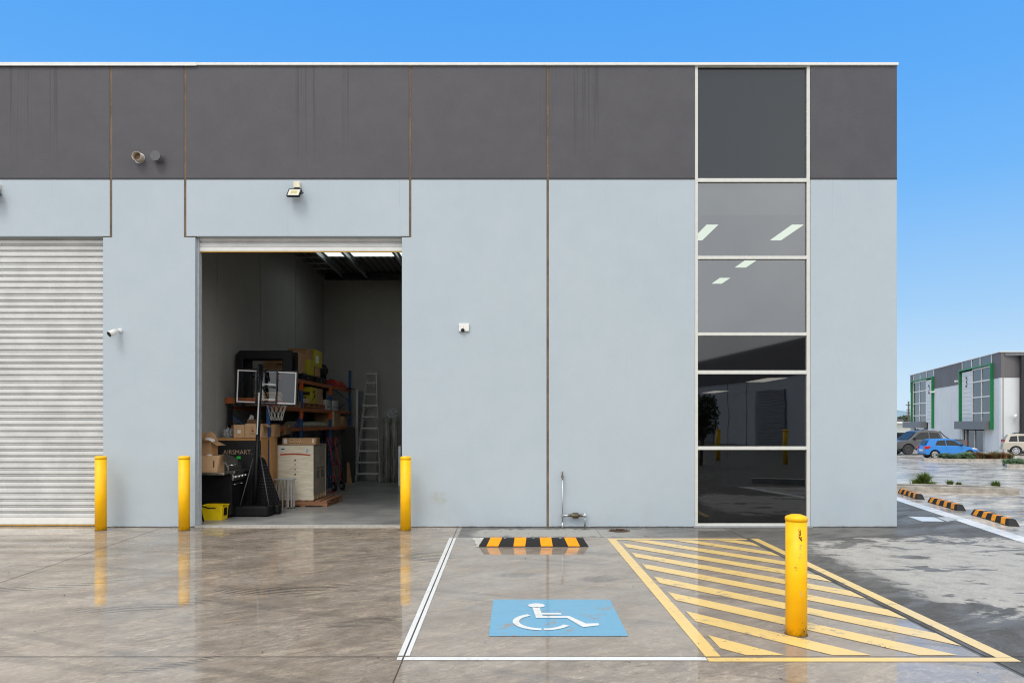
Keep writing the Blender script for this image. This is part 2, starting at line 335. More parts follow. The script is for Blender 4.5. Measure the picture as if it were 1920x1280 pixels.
# ------------------------------------------------------------------ mesh builder
class MB:
    def __init__(s): s.v = []; s.f = []; s.sm = []
    def add(s, vs, fs, smooth=False):
        b = len(s.v); s.v += [tuple(v) for v in vs]; s.f += [tuple(b + i for i in f) for f in fs]; s.sm += [smooth] * len(fs); return s
    def box(s, x0, x1, y0, y1, z0, z1, T=None):
        vs = [(x, y, z) for z in (z0, z1) for y in (y0, y1) for x in (x0, x1)]
        if T is not None: vs = [T @ Vector(v) for v in vs]
        return s.add(vs, [(0, 2, 3, 1), (4, 5, 7, 6), (0, 1, 5, 4), (2, 6, 7, 3), (0, 4, 6, 2), (1, 3, 7, 5)])
    def prism(s, poly, axis, d0, d1, T=None):
        """poly in the plane across axis: 'y' -> (x,z), 'x' -> (y,z), 'z' -> (x,y)"""
        def mk(p, d): return {'y': (p[0], d, p[1]), 'x': (d, p[0], p[1]), 'z': (p[0], p[1], d)}[axis]
        n = len(poly); vs = [mk(p, d0) for p in poly] + [mk(p, d1) for p in poly]
        if T is not None: vs = [T @ Vector(v) for v in vs]
        return s.add(vs, [tuple(range(n)), tuple(range(2 * n - 1, n - 1, -1))] + [(i, i + n, (i + 1) % n + n, (i + 1) % n) for i in range(n)])
    def cyl(s, p0, p1, r0, r1=None, n=16, cap=True):
        r1 = r0 if r1 is None else r1; p0 = Vector(p0); p1 = Vector(p1); d = (p1 - p0).normalized()
        a = d.orthogonal().normalized(); b = d.cross(a)
        vs = [p0 + (a * math.cos(2 * math.pi * i / n) + b * math.sin(2 * math.pi * i / n)) * r0 for i in range(n)]
        vs += [p1 + (a * math.cos(2 * math.pi * i / n) + b * math.sin(2 * math.pi * i / n)) * r1 for i in range(n)]
        s.add(vs, [(i, (i + 1) % n, (i + 1) % n + n, i + n) for i in range(n)], True)
        if cap: s.add(vs, [tuple(range(n - 1, -1, -1)), tuple(range(n, 2 * n))])
        return s
    def tube(s, pts, r, n=8, closed=False):
        pts = [Vector(p) for p in pts]; N = len(pts); rings = []
        up = None
        for i, p in enumerate(pts):
            if closed: d = (pts[(i + 1) % N] - pts[i - 1]).normalized()
            else: d = (pts[min(i + 1, N - 1)] - pts[max(i - 1, 0)]).normalized()
            if up is None: up = d.orthogonal().normalized()
            a = (up - d * up.dot(d)); a = a.normalized() if a.length > 1e-4 else d.orthogonal().normalized(); up = a; b = d.cross(a)
            rings.append([p + (a * math.cos(2 * math.pi * k / n) + b * math.sin(2 * math.pi * k / n)) * r for k in range(n)])
        vs = [v for r_ in rings for v in r_]; fs = []
        for i in range(N if closed else N - 1):
            j = (i + 1) % N
            for k in range(n): fs.append((i * n + k, i * n + (k + 1) % n, j * n + (k + 1) % n, j * n + k))
        s.add(vs, fs, True)
        if not closed: s.add(vs, [tuple(range(n - 1, -1, -1)), tuple(range((N - 1) * n, N * n))])
        return s
    def lathe(s, prof, c=(0, 0, 0), n=28):
        """prof: (radius, z) from bottom to top"""
        vs = [(c[0] + r * math.cos(2 * math.pi * k / n), c[1] + r * math.sin(2 * math.pi * k / n), c[2] + z) for r, z in prof for k in range(n)]
        fs = [(i * n + k, i * n + (k + 1) % n, (i + 1) * n + (k + 1) % n, (i + 1) * n + k) for i in range(len(prof) - 1) for k in range(n)]
        s.add(vs, fs, True)
        s.add(vs, [tuple(range(n - 1, -1, -1)), tuple(range((len(prof) - 1) * n, len(prof) * n))]); return s
    def quad(s, *v): return s.add(v, [tuple(range(len(v)))])
    def build(s, name, m, parent=None, bevel=0, T=None, loc=None, seg=2, normals=True):
        off = Vector((0, 0, 0)); p = parent
        while p is not None: off += Vector(p.location); p = p.parent
        if loc is not None: off = off + Vector(loc)
        me = bpy.data.meshes.new(name)
        vs = [(T @ Vector(v) if T is not None else Vector(v)) - off for v in s.v]
        me.from_pydata([tuple(v) for v in vs], [], s.f)
        for p_, k in zip(me.polygons, s.sm): p_.use_smooth = k
        if normals:
            bm = bmesh.new(); bm.from_mesh(me); bmesh.ops.remove_doubles(bm, verts=bm.verts, dist=1e-5); bmesh.ops.recalc_face_normals(bm, faces=bm.faces); bm.to_mesh(me); bm.free()
        for mm in (m if isinstance(m, (list, tuple)) else [m]): me.materials.append(mm)
        o = bpy.data.objects.new(name, me); C.objects.link(o)
        if loc is not None: o.location = loc
        if parent is not None: o.parent = parent
        if bevel:
            b = o.modifiers.new('bevel', 'BEVEL'); b.width = bevel; b.segments = seg; b.limit_method = 'ANGLE'; b.angle_limit = R(40)
            w = o.modifiers.new('wn', 'WEIGHTED_NORMAL')
            for p_ in me.polygons: p_.use_smooth = True
        return o
def tag(o, label=None, cat=None, group=None, kind=None):
    if label: o['label'] = label
    if cat: o['category'] = cat
    if group: o['group'] = group
    if kind: o['kind'] = kind
    return o
def thing(name, label, cat, loc=(0, 0, 0), group=None):
    o = bpy.data.objects.new(name, None); C.objects.link(o); o.location = loc; o.empty_display_size = .2
    return tag(o, label, cat, group)
def copy_tree(o, parent=None):
    c = o.copy(); C.objects.link(c)
    if parent is not None: c.parent = parent
    for ch in [x for x in C.objects if x.parent == o]: copy_tree(ch, c)
    return c
def text(name, body, size, m, parent, T, depth=.002, extr=0, sx=1.0):
    """Lettering as mesh; T places the glyph plane (x right, y up, z out)."""
    cu = bpy.data.curves.new(name, 'FONT'); cu.body = body; cu.size = size; cu.extrude = depth; cu.offset = extr
    tmp = bpy.data.objects.new('tmp', cu); C.objects.link(tmp)
    bpy.context.view_layer.update()
    dg = bpy.context.evaluated_depsgraph_get(); me = bpy.data.meshes.new_from_object(tmp.evaluated_get(dg)); me.name = name
    bpy.data.objects.remove(tmp)
    xs = [v.co.x for v in me.vertices]; ox = min(xs)
    off = Vector((0, 0, 0)); p = parent
    while p is not None: off += Vector(p.location); p = p.parent
    for v in me.vertices: v.co = (T @ Vector(((v.co.x - ox) * sx, v.co.y, v.co.z))) - off
    me.materials.clear(); me.materials.append(m)
    o = bpy.data.objects.new(name, me); C.objects.link(o); o.parent = parent; return o

# ================================================================== SETTING: ground
xs = [-260, -60, -30] + list(range(-14, 16, 2)) + [20, 30, 45, 60, 100, 300]
ys = [-300, -80, -30, -10, -2, 0, 2, 4, 6, 8, 10, 12, 14, 16, 18, 19] + [19 + i * 26 / 6 for i in range(1, 7)] + [60, 90, 150, 400, 1500]
g = MB(); vs = [(x, y, gz(y)) for y in ys for x in xs]; nx = len(xs)
g.add(vs, [(j * nx + i, j * nx + i + 1, (j + 1) * nx + i + 1, (j + 1) * nx + i) for j in range(len(ys) - 1) for i in range(nx - 1)])
tag(g.build('ground', M_GROUND), kind='structure')

# ================================================================== the near warehouse
D = 11.78
bw = thing('warehouse', 'near grey precast warehouse with dark top band, open roller door and tall strip window', 'building', (0, D, 0))
LN = WZ(443, D); TOP = 7.955; T_ = .16
def X_(px): return WX(px, D)
h = .020
def panel(poly): return MB().prism(poly, 'y', D, D + T_).build('wall_panel', M_WALL, bw, .006)
B0 = .004
def tee(xl, xr, xbl, xbr):     # wall panel whose foot steps out under the lintel joints to the door edges
    return [(xbl, B0), (xbr, B0), (xbr, LN - .02), (xr, LN - .02), (xr, TOP), (xl, TOP), (xl, LN - .02), (xbl, LN - .02)]
j1, j2, j3, j4 = X_(208), X_(347), X_(769), X_(1027)
dl0, dl1, dr0, dr1 = X_(-190), X_(193), X_(366), X_(753.5)
panel([(j1 - 3.9, LN), (j1 - h, LN), (j1 - h, TOP), (j1 - 3.9, TOP)])
panel(tee(j1 + h, j2 - h, dl1, dr0))
panel([(j2 + h, LN), (j3 - h, LN), (j3 - h, TOP), (j2 + h, TOP)])
panel([(dr1, B0), (j4 - h, B0), (j4 - h, TOP), (j3 + h, TOP), (j3 + h, LN - .02), (dr1, LN - .02)])
wl, wr = X_(1303), X_(1520)
panel([(j4 + h, B0), (wl, B0), (wl, TOP), (j4 + h, TOP)])
CR = X_(1682)
panel([(wr, B0), (CR, B0), (CR, TOP), (wr, TOP)])
panel([(j1 - 3.9 - 2 * h - 3, B0), (dl0, B0), (dl0, LN - .02), (j1 - 3.9 - 2 * h, LN - .02), (j1 - 3.9 - 2 * h, TOP), (j1 - 3.9 - 2 * h - 3, TOP)])
for (x, z0) in ((j1, LN - .02), (j2, LN - .02), (j3, LN - .02), (j4, B0), (j1 - 3.9 - h, LN - .02)):
    MB().box(x - h - .002, x + h + .002, D + .009, D + .12, z0, TOP - .01).build('sealant_joint', M_SEAL, bw)
for (a, b_) in ((dl1, j1 + h), (j2 - h, dr0), (dr1, j3 + h)):
    MB().box(a, b_, D + .012, D + .11, LN - .021, LN + .001).build('sealant_joint', M_SEAL, bw)
# thin dark rebate under the band
for (a, b_) in ((j1 - 3.9, j1 - h), (j1 + h, j2 - h), (j2 + h, j3 - h), (j3 + h, j4 - h), (j4 + h, wl), (wr, CR)):
    MB().box(a, b_, D - .004, D + .02, 5.992, 6.022).build('band_rebate', M_REB, bw)
cap = MB().box(j1 - 7, CR + .012, D - .028, D + T_ + .03, TOP, TOP + .045).box(j1 - 7, X_(370), D - .034, D - .0285, TOP - .014, TOP + .046)
cap.build('parapet_cap', M_WHITE, bw, .003)
# shell: side walls, rear, roof
XL, YB, XR = -5.93, 21.5, 2.72
MB().prism([(D + T_, B0), (30, B0), (30, TOP), (D + T_, TOP)], 'x', CR - T_, CR).build('side_wall', M_WALL, bw)
MB().box(-26, CR - T_, 29.85, 30, B0, TOP).build('rear_wall', M_WALL, bw)
ZR = 6.42
def rooft():
    t = NT('insulated_roof_sheet'); P = t.world(); X, Y, Z = t.xyz(P)[:]
    w = t.math('SINE', t.math('MULTIPLY', X, 33)); c = t.mix(t.mr(w, -1, 1), (.05, .05, .05), (.16, .16, .155))
    return t.done(t.pbr(c, .6, .3))
M_ROOFU = rooft()
SKY0, SKY1, SKX = 17.4, 19.05, -5.22
rf = MB().box(-26, CR - T_, D + T_, SKY0, ZR, ZR + .08).box(-26, CR - T_, SKY1, 29.85, ZR, ZR + .08).box(-26, SKX, SKY0, SKY1, ZR, ZR + .08).box(XR, CR - T_, SKY0, SKY1, ZR, ZR + .08)
rfo = rf.build('roof', M_ROOFU, bw)
t = NT('translucent_sheet'); b1 = t.n('BsdfTranslucent'); t.put(b1.inputs[0], (.86, .88, .84)); M_TRL = t.done(b1.outputs[0])
MB().box(SKX, XR, SKY0, SKY1, ZR + .03, ZR + .034).build('skylight_sheet', M_TRL, rfo)
# purlins running with depth, rafter across at the back
for x in (-5.16, -4.45, -3.12, -1.8, -.5, .9, 2.2):
    MB().prism([(x, ZR - .2), (x + .07, ZR - .2), (x + .07, ZR - .19), (x + .012, ZR - .19), (x + .012, ZR - .015), (x + .07, ZR - .015), (x + .07, ZR - .004), (x, ZR - .004)], 'y', 12.2, 21.2).build('purlin', M_GALV, bw)
MB().box(-5.7, XR, 20.75, 20.95, 6.20 - .02, 6.20 + .17).build('roof_beam', M_BLKM, bw)
MB().box(-5.92, -5.3, 17.75, 17.82, ZR - .13, ZR - .06).build('roof_beam', M_BLKM, bw)
for y in (18.9, 19.6, 20.3): MB().box(-5.92, -5.2, y, y + .04, ZR - .05, ZR - .01).build('roof_batten', M_GALV, bw)
# unit interior
iw = MB()
for (a, b_) in ((D + T_, 13.72), (13.75, 16.07), (16.10, 18.7), (18.73, YB)): iw.box(XL - .12, XL, a, b_, 0, ZR)
iw.box(XL - .12, XL - .02, D + T_, YB, 0, ZR - .001)
iw.build('interior_wall', M_INW, bw)
iw = MB()
for (a, b_) in ((XL, -4.99), (-4.965, -1.9), (-1.875, XR)): iw.box(a, b_, YB, YB + .12, 0, ZR)
iw.box(XL, XR, YB + .02, YB + .11, 0, ZR - .001)
iw.build('interior_wall', M_INW, bw)
MB().box(XR, XR + .12, D + T_, YB, 0, ZR).build('interior_wall', M_INW, bw)
MB().box(XL, XR, D + .02, YB, .0, .014).build('floor_slab', M_INF, bw)
# pale worn threshold strip
MB().box(dr0, dr1, D - .02, D + .20, .0, .018).build('threshold', mat('threshold_concrete', (.42, .40, .36), .7, 0, .2, 12), bw)

def curtain(x0, x1, z0, z1, y):
    """Ribbed steel roller curtain, built from its real cross-section."""
    pr = []; p = .1083; z = z0
    prof = [(0, .020), (.002, -.006), (.010, -.011), (.056, -.012), (.066, -.008), (.067, .022), (.077, .024), (.078, -.002), (.090, -.003), (.091, .022), (.1005, .024), (.1075, .022)]
    while z < z1:
        for dz, dy in prof:
            if z + dz < z1: pr.append((y + dy, z + dz))
        z += p
    n = len(pr); m = MB(); m.add([(x0, a, b_) for a, b_ in pr] + [(x1, a, b_) for a, b_ in pr], [(i, i + 1, i + 1 + n, i + n) for i in range(n - 1)])
    return m
dy = D + .125
rd = curtain(dl0, dl1 - .0,   .15, LN + .12, dy).build('roller_door', M_DOORM, bw, normals=False)
MB().box(dl0, dl1, dy - .012, dy + .03, .034, .15).build('bottom_rail', M_WHITE, rd, .004)
MB().box(dl0, dl1, dy - .008, dy + .03, .012, .034).build('weather_seal', mat('yellow_seal', (.45, .25, .03), .6), rd)
zo = WZ(473, dy)
rd2 = curtain(dr0 - .04, dr1 + .04, zo + .085, LN + .30, dy).build('roller_door', M_DOORM, bw, normals=False)
MB().box(dr0 - .03, dr1 + .03, dy - .014, dy + .03, zo + .018, zo + .085).build('bottom_rail', M_WHITE, rd2, .004)
MB().box(dr0 - .03, dr1 + .03, dy - .01, dy + .02, zo, zo + .018).build('weather_seal', mat('yellow_seal', (.45, .25, .03), .6), rd2)
MB().box(dr0 + .9, dr0 + 2.6, dy + .25, dy + .75, LN + .28, LN + .8).build('door_roll', M_DOORM, rd2)
# door tracks (the pale inner reveal with its galvanised channel)
MB().box(dr0 + .0005, dr0 + .028, dy - .045, dy + .06, .014, LN).build('door_track', mat('track_steel', (.45, .47, .49), .5), rd2)
MB().box(dr1 - .0005, dr1 + .12, dy + .07, dy + .16, .014, LN).build('door_track', mat('track_steel', (.45, .47, .49), .5), rd2)

# ---- tall strip window
FY0, FY1 = D + .012, D + .112
win = MB().box(X_(1303.4), X_(1309), FY0, FY1, .02, TOP).box(X_(1513.5), X_(1519.6), FY0, FY1, .02, TOP).build('window', M_FRAME, bw, .003)
rows = [(122.2, 125), (334, 341), (479.5, 485.6), (623, 629), (694, 701), (836.5, 843), (981, 987.5)]
for a, b_ in rows: MB().box(X_(1309), X_(1513.5), FY0 + .004, FY1 - .004, WZ(b_, FY0), WZ(a, FY0)).build('transom', M_FRAME, win, .002)
MB().box(X_(1303.4) - .03, X_(1519.6) + .03, D - .03, D + .1, 0.0, .022).build('sill_flashing', M_GREYP, win)
GCL = glass('office_glass', (.38, .50, .47), .14); GDK = glass('dark_office_glass', (.16, .165, .17), .045)
t = NT('spandrel_glass'); M_SPAN = t.done(t.pbr((.014, .019, .025), .14, 0, Specular_IOR_Level=.55, Normal=t.bump(t.noise(t.P, .9, 2), .06, .02)))
t = NT('spandrel_black'); M_SPANB = t.done(t.pbr((.006, .006, .007), .03, 0, Specular_IOR_Level=.8))
for i, g_ in enumerate((M_SPAN, GCL, GCL, M_SPANB, GDK, GDK)):
    a, b_ = rows[i][1], rows[i + 1][0]
    MB().quad((X_(1309) - .004, D + .055, WZ(b_, FY0) - .004), (X_(1513.5) + .004, D + .055, WZ(b_, FY0) - .004), (X_(1513.5) + .004, D + .055, WZ(a, FY0) + .004), (X_(1309) - .004, D + .055, WZ(a, FY0) + .004)).build('pane', g_, win)
# office rooms behind it
OX0, OX1, OY = XR + .12, CR - T_, 20.5
ZC1, ZC2 = 2.66, 5.44
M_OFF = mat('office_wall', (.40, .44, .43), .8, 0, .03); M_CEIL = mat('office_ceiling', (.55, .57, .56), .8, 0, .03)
M_CARP = mat('office_carpet', (.03, .03, .032), .9); M_OFFD = mat('shaded_office_wall', (.10, .10, .105), .8, 0, .05)  # darker wall copy for the lower floor, its gloom put into the colour
MB().box(OX0, OX1, D + .2, OY, 3.02, 3.14).box(OX0, OX1, D + .16, D + .2, ZC1, 3.6).build('upper_floor', M_CARP, bw)
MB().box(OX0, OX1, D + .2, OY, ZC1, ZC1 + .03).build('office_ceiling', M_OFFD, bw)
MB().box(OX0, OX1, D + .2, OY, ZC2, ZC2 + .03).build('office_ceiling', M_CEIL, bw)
MB().box(OX0, OX1, D + .19, D + .2, ZC2, 6.35).build('bulkhead', mat('darkened_bulkhead', (.30, .31, .31), .8, 0, .03), bw)  # ceiling colour darkened here to offset the daylight striking this face
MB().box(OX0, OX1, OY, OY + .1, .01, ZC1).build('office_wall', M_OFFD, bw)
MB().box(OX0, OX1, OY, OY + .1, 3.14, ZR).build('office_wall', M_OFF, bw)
MB().box(OX0, OX0 + .02, D + .2, OY, 3.14, ZR).box(OX1 - .02, OX1, D + .2, OY, 3.14, ZR).build('office_wall', M_OFF, bw)
MB().box(OX0, OX1, D + .03, OY, .0, .016).build('office_floor', M_CARP, bw)
MB().box(XL - .3, OX0, 29, 29.1, 0, ZR).build('rear_partition', M_INW, bw)
# lit ceiling panels
M_TUBE = emit('lit_panel', (1, .90, .76), 1.6)
def lamp(px0, px1, py_near, zc, label, dx=.26):
    Yn = (zc - EYE) * F / (HZ - py_near); x0 = WX(px0, Yn); w, L = (.21, 1.05) if py_near < 450 else (.25, .68)
    o = thing('ceiling_light', label, 'light', (x0, Yn, zc), 'lit ceiling panels in the office')
    sh = Matrix.Shear('XY', 4, (0, 0))
    MB().box(x0 - .02, x0 + w + .02, Yn - .02, Yn + L + .02, zc - .012, zc - .001).build('frame', M_WHITE, o)
    MB().box(x0, x0 + w, Yn, Yn + L, zc - .018, zc - .0125).build('diffuser', M_TUBE, o)
for a, py, l in (((1325), 420, 'lit panel at the left edge of the second pane from the top'), (1485, 420, 'largest lit panel, at the right of the second pane from the top'),
                 (1397, 487, 'lit panel just under the transom in the third pane'), (1350, 520, 'small lit panel low and left in the third pane')):
    lamp(a, 0, py, ZC2, l)
def lamp2(px, py, label):
    Yn = (ZC1 - EYE) * F / (HZ - py); x0 = WX(px, Yn)
    o = thing('ceiling_light', label, 'light', (x0, Yn, ZC1), 'lit ceiling panels in the office')
    MB().box(x0 - .02, x0 + .38, Yn - .02, Yn + 1.22, ZC1 - .012, ZC1 - .001).build('frame', M_WHITE, o)
    MB().box(x0, x0 + .36, Yn, Yn + 1.2, ZC1 - .018, ZC1 - .0125).build('diffuser', M_TUBE, o)
lamp2(1440, 707, 'longest lit panel in the dark fifth pane'); lamp2(1340, 731.5, 'lit panel at the left of the dark fifth pane'); lamp2(1372, 741, 'smallest lit panel, lowest in the dark fifth pane')
# potted plant inside the glass
pt = thing('potted_plant', 'dim plant in a white pot just inside the lowest pane', 'plant', (WX(1325, 12.35), 12.35, .016))
M_LEAFD = mat('indoor_leaf', (.03, .06, .02), .5)
MB().lathe([(.11, 0), (.14, .02), (.155, .30), (.14, .30), (.135, .27)], (WX(1325, 12.35), 12.35, .016)).build('pot', M_WHITE, pt)
lf = MB()
for i in range(70):
    a = random.uniform(0, 6.28); r = random.uniform(.03, .26); z = random.uniform(.35, 1.15); c = Vector((WX(1325, 12.35) + r * math.cos(a), 12.42 + .8 * r * math.sin(a), z))
    d = Vector((math.cos(a), math.sin(a), random.uniform(-.3, .6))).normalized() * .13; s_ = d.cross(Vector((0, 0, 1))).normalized() * .03
    lf.quad(c, c + d * .5 + s_, c + d, c + d * .5 - s_)
lf.tube([(WX(1325, 12.35), 12.35, .28), (WX(1325, 12.35) + .03, 12.36, 1.0)], .012, 6); lf.build('leaves', M_LEAFD, pt)

# ================================================================== fittings on the facade
def px_pipe(px, py, m_in, label):
    x, z = X_(px), WZ(py, D); o = thing('vent_pipe', label, 'vent', (x, D, z), 'vent pipes on the dark band')
    p = MB(); n = 24; L = .11; r = .080
    vs = []
    for (rr, yy) in ((r, D), (r, D - L), (r - .007, D - L), (r - .007, D - .02)):
        vs += [(x + rr * math.cos(2 * math.pi * k / n), yy, z + rr * math.sin(2 * math.pi * k / n)) for k in range(n)]
    p.add(vs, [(i * n + k, i * n + (k + 1) % n, (i + 1) * n + (k + 1) % n, (i + 1) * n + k) for i in range(3) for k in range(n)], True)
    p.build('pipe', m_in, o)
    MB().cyl((x, D - .006, z), (x, D + .001, z), r + .012, n=24).build('collar', M_GALV if m_in is not M_VDK else m_in, o)
    return o, x, z, r
M_VDK = mat('dark_vent', (.10, .10, .108), .6); M_VLT = mat('pale_vent_pipe', (.42, .36, .29), .55)
o, x, z, r = px_pipe(262, 297, M_VLT, 'pale open vent pipe, left of the pair')
MB().cyl((x, D - .03, z), (x, D - .028, z), r - .006, n=24).build('mesh_screen', mat('vent_rust', (.20, .13, .08), .8, 0, .4), o)
o, x, z, r = px_pipe(298, 297, M_VDK, 'dark grey capped vent pipe, right of the pair')
MB().cyl((x, D - .125, z), (x, D - .108, z), r + .006, n=24).build('cap', M_VDK, o)

def floodlight(px, py, label, yaw):
    x, z = X_(px), WZ(py, D); o = thing('floodlight', label, 'floodlight', (x, D, z), 'floodlights over the roller doors')
    MB().box(x - .055, x + .055, D - .065, D, z - .0, z + .105).build('junction_box', mat('cream_plastic', (.72, .66, .50), .5), o, .008)
    MB().cyl((x + .01, D - .05, z - .03), (x + .01, D - .05, z), .022).box(x - .035, x + .055, D - .075, D - .03, z - .035, z - .012).build('bracket', M_BLKM, o)
    T = Matrix.Translation((x - .015, D - .14, z - .115)) @ Matrix.Rotation(R(yaw), 4, 'Z') @ Matrix.Rotation(R(-28), 4, 'X') @ Matrix.Rotation(R(4), 4, 'Y')
    hd = MB().box(-.115, .115, -.006, .03, -.08, .08, T); hd.box(-.09, .09, .03, .05, -.06, .06, T); hd.build('housing', M_BLKM, o, .004)
    bz = MB()
    for q in ((-.118, .118, -.013, -.0062, .068, .083), (-.118, .118, -.013, -.0062, -.083, -.068), (-.118, -.102, -.013, -.0062, -.068, .068), (.102, .118, -.013, -.0062, -.068, .068)): bz.box(*q, T)
    bz.build('bezel', M_BLKM, o)
    MB().box(-.102, .102, -.009, -.0063, -.068, .068, T).build('lens', mat('lamp_reflector', (.62, .60, .50), .25, 0, .05), o)
    MB().box(-.055, .055, -.0105, -.0092, -.03, .035, T).build('led_array', mat('led_yellow', (.45, .40, .16), .4), o)
    MB().tube([T @ Vector((.125, .01, .0)), T @ Vector((.15, .02, .0))], .012, 8).tube([T @ Vector((.125, .01, 0)), T @ Vector((.13, .06, .06)), (x + .02, D - .05, z - .02)], .006, 6).build('hinge', M_BLKM, o)
floodlight(558, 354, 'slim floodlight under a cream box above the open doorway', -8)
floodlight(-4, 357, 'floodlight cut by the left edge of the photo', 6)

# bullet camera
x, z = X_(226), WZ(620, D); o = thing('security_camera', 'white bullet camera on the wall between the doors', 'camera', (x, D, z))
MB().cyl((x, D, z), (x, D - .03, z), .036).cyl((x, D - .03, z), (x - .02, D - .07, z - .0), .02).build('mount', M_WHITE, o, .003)
a_, b_ = Vector((x - .015, D - .07, z - .005)), Vector((x - .085, D - .19, z - .085)); d_ = (b_ - a_)
MB().cyl(a_, a_ + d_ * .3, .03, .048, 20).cyl(a_ + d_ * .3, b_, .048, .054, 20).build('housing', M_WHITE, o)
MB().cyl(b_ - d_ * .01, b_ + d_ * .02, .046, .046, 20).build('lens', M_BLACK, o)
# white plate with dome camera
x, z = X_(870), WZ(614, D); o = thing('security_camera', 'square white wall plate with a small black eyeball camera', 'camera', (x, D, z))
MB().box(x - .088, x + .088, D - .035, D, z - .068, z + .068).build('plate', M_WHITE, o, .006)
MB().cyl((x - .018, D - .055, z - .052), (x - .018, D - .035, z - .052), .032, n=20).build('eyeball', M_BLACK, o, .006)
MB().box(x - .01, x + .0, D - .0362, D - .0352, z + .0, z + .012).build('mark', M_GREYP, o)

# tap and water meter
xa, xb, yp = X_(1054), X_(1096), D - .07
o = thing('garden_tap', 'copper and steel tap standpipe with valve against the wall', 'tap', (xa, yp, 0))
MB().tube([(xa, yp, 0), (xa, yp, WZ(894, D))], .010, 10).build('standpipe', M_GALV, o)
zt = WZ(890, D)
MB().lathe([(.012, -.05), (.020, -.04), (.022, -.01), (.014, .0), (.012, .02), (.020, .025), (.020, .03), (.008, .035), (.008, .06)], (xa, yp, zt)).tube([(xa, yp, zt - .02), (xa, yp - .05, zt - .025), (xa, yp - .075, zt - .05), (xa, yp - .078, zt - .075)], .013, 10).build('tap_body', mat('weathered_brass', (.16, .13, .09), .45, .7), o)
MB().tube([(xa - .03, yp, zt + .062), (xa + .03, yp, zt + .062)], .007, 8).build('tap_handle', M_GREYP, o)
zv = WZ(965, D)
MB().tube([(xa, yp, zv), (xa + .14, yp, zv)], .017, 12).tube([(xb - .06, yp, zv), (xb, yp, zv)], .016, 10).tube([(xb, yp, 0), (xb, yp, zv + .03)], .013, 10).build('branch_pipe', M_GALV, o)
vx = (xa + xb) / 2 + .03
MB().cyl((vx - .12, yp, zv), (vx - .08, yp, zv), .026, .026, 6).cyl((vx - .08, yp, zv), (vx - .03, yp, zv), .02, .04).cyl((vx - .03, yp, zv), (vx + .03, yp, zv), .04, .04).cyl((vx + .03, yp, zv), (vx + .08, yp, zv), .04, .02).cyl((vx + .08, yp, zv), (vx + .12, yp, zv), .026, .026, 6).box(vx - .05, vx + .05, yp - .012, yp + .012, zv - .055, zv + .05).build('valve', mat('weathered_brass', (.16, .13, .09), .45, .7), o)
MB().lathe([(.02, -.03), (.026, -.02), (.026, .02), (.014, .03), (.014, .045)], (xb, yp, zv)).build('elbow', M_GALV, o)
MB().cyl((xa, yp - .016, zv), (xa, yp + .07, zv), .014).cyl((xa, yp, zv - .25), (xa, yp, zv - .12), .017).build('pipe_clip', M_GALV, o)

# ================================================================== bollards
def bollard(px, Yb, H, label, r=.088, flat=False):
    x = WX(px, Yb); o = thing('bollard', label, 'bollard', (x, Yb, 0), 'yellow steel bollards')
    MB().lathe([(r, 0), (r, H - .055)], (x, Yb, 0), 40).build('post', M_BOL, o)
    if flat: pr = [(r + .002, H - .056), (r + .003, H - .02), (r * .9, H - .004), (r * .5, H), (.001, H + .001)]
    else: pr = [(r + .003, H - .056), (r + .005, H - .03), (r * .96, H - .018), (r * .5, H - .003), (.001, H)]
    MB().lathe(pr, (x, Yb, 0), 40).build('cap', M_BOL, o)
    MB().lathe([(r + .009, .0), (r + .007, .004), (r + .001, .005)], (x, Yb, 0), 24).build('base_grime', mat('grime', (.10, .075, .05), .9), o)
    return o, x
bollard(189, 11.45, 1.245, 'yellow bollard at the right edge of the closed roller door', flat=True)
bollard(345.5, 11.45, 1.245, 'yellow bollard at the left side of the open doorway', flat=True)
bollard(760.5, 11.45, 1.24, 'yellow bollard at the right side of the open doorway', flat=True)
o, bx = bollard(1493, 5.80, 1.018, 'large scraped yellow bollard standing in the hatched area', .0865)
def scrape(parent, cx, cz, w, h_, n, m, seed, name='scrape_mark'):
    rn = random.Random(seed); s_ = MB(); r = .0872; Yb = 5.80
    for i in range(n):
        a = -90 + (cx + rn.gauss(0, w)); zz = cz + rn.gauss(0, h_); sz = rn.uniform(.002, .009); sa = rn.uniform(.6, 2.6)
        pts = []
        k = 7
        for q in range(k):
            t_ = 2 * math.pi * q / k; aa = R(a + sa * 1.6 * math.cos(t_) * rn.uniform(.6, 1.3)); pts.append((bx + r * math.cos(aa), Yb + r * math.sin(aa), zz + sz * math.sin(t_) * rn.uniform(.6, 1.4)))
        s_.quad(*pts)
    s_.build(name, m, parent, normals=False)
scrape(o, -2, .865, 5, .022, 16, M_RUST, 3); scrape(o, 2, .82, 2.5, .014, 14, M_RUST, 4); scrape(o, -6, .83, 3, .012, 8, M_RUST, 8)
scrape(o, 0, .70, 3, .03, 10, mat('primer_scuff', (.50, .40, .22), .8), 5); scrape(o, 2, .36, 3, .012, 6, mat('primer_scuff', (.50, .40, .22), .8), 6); scrape(o, -20, .58, 4, .01, 7, M_RUST, 9)
scrape(o, 30, .05, 12, .02, 12, M_RUST, 11)

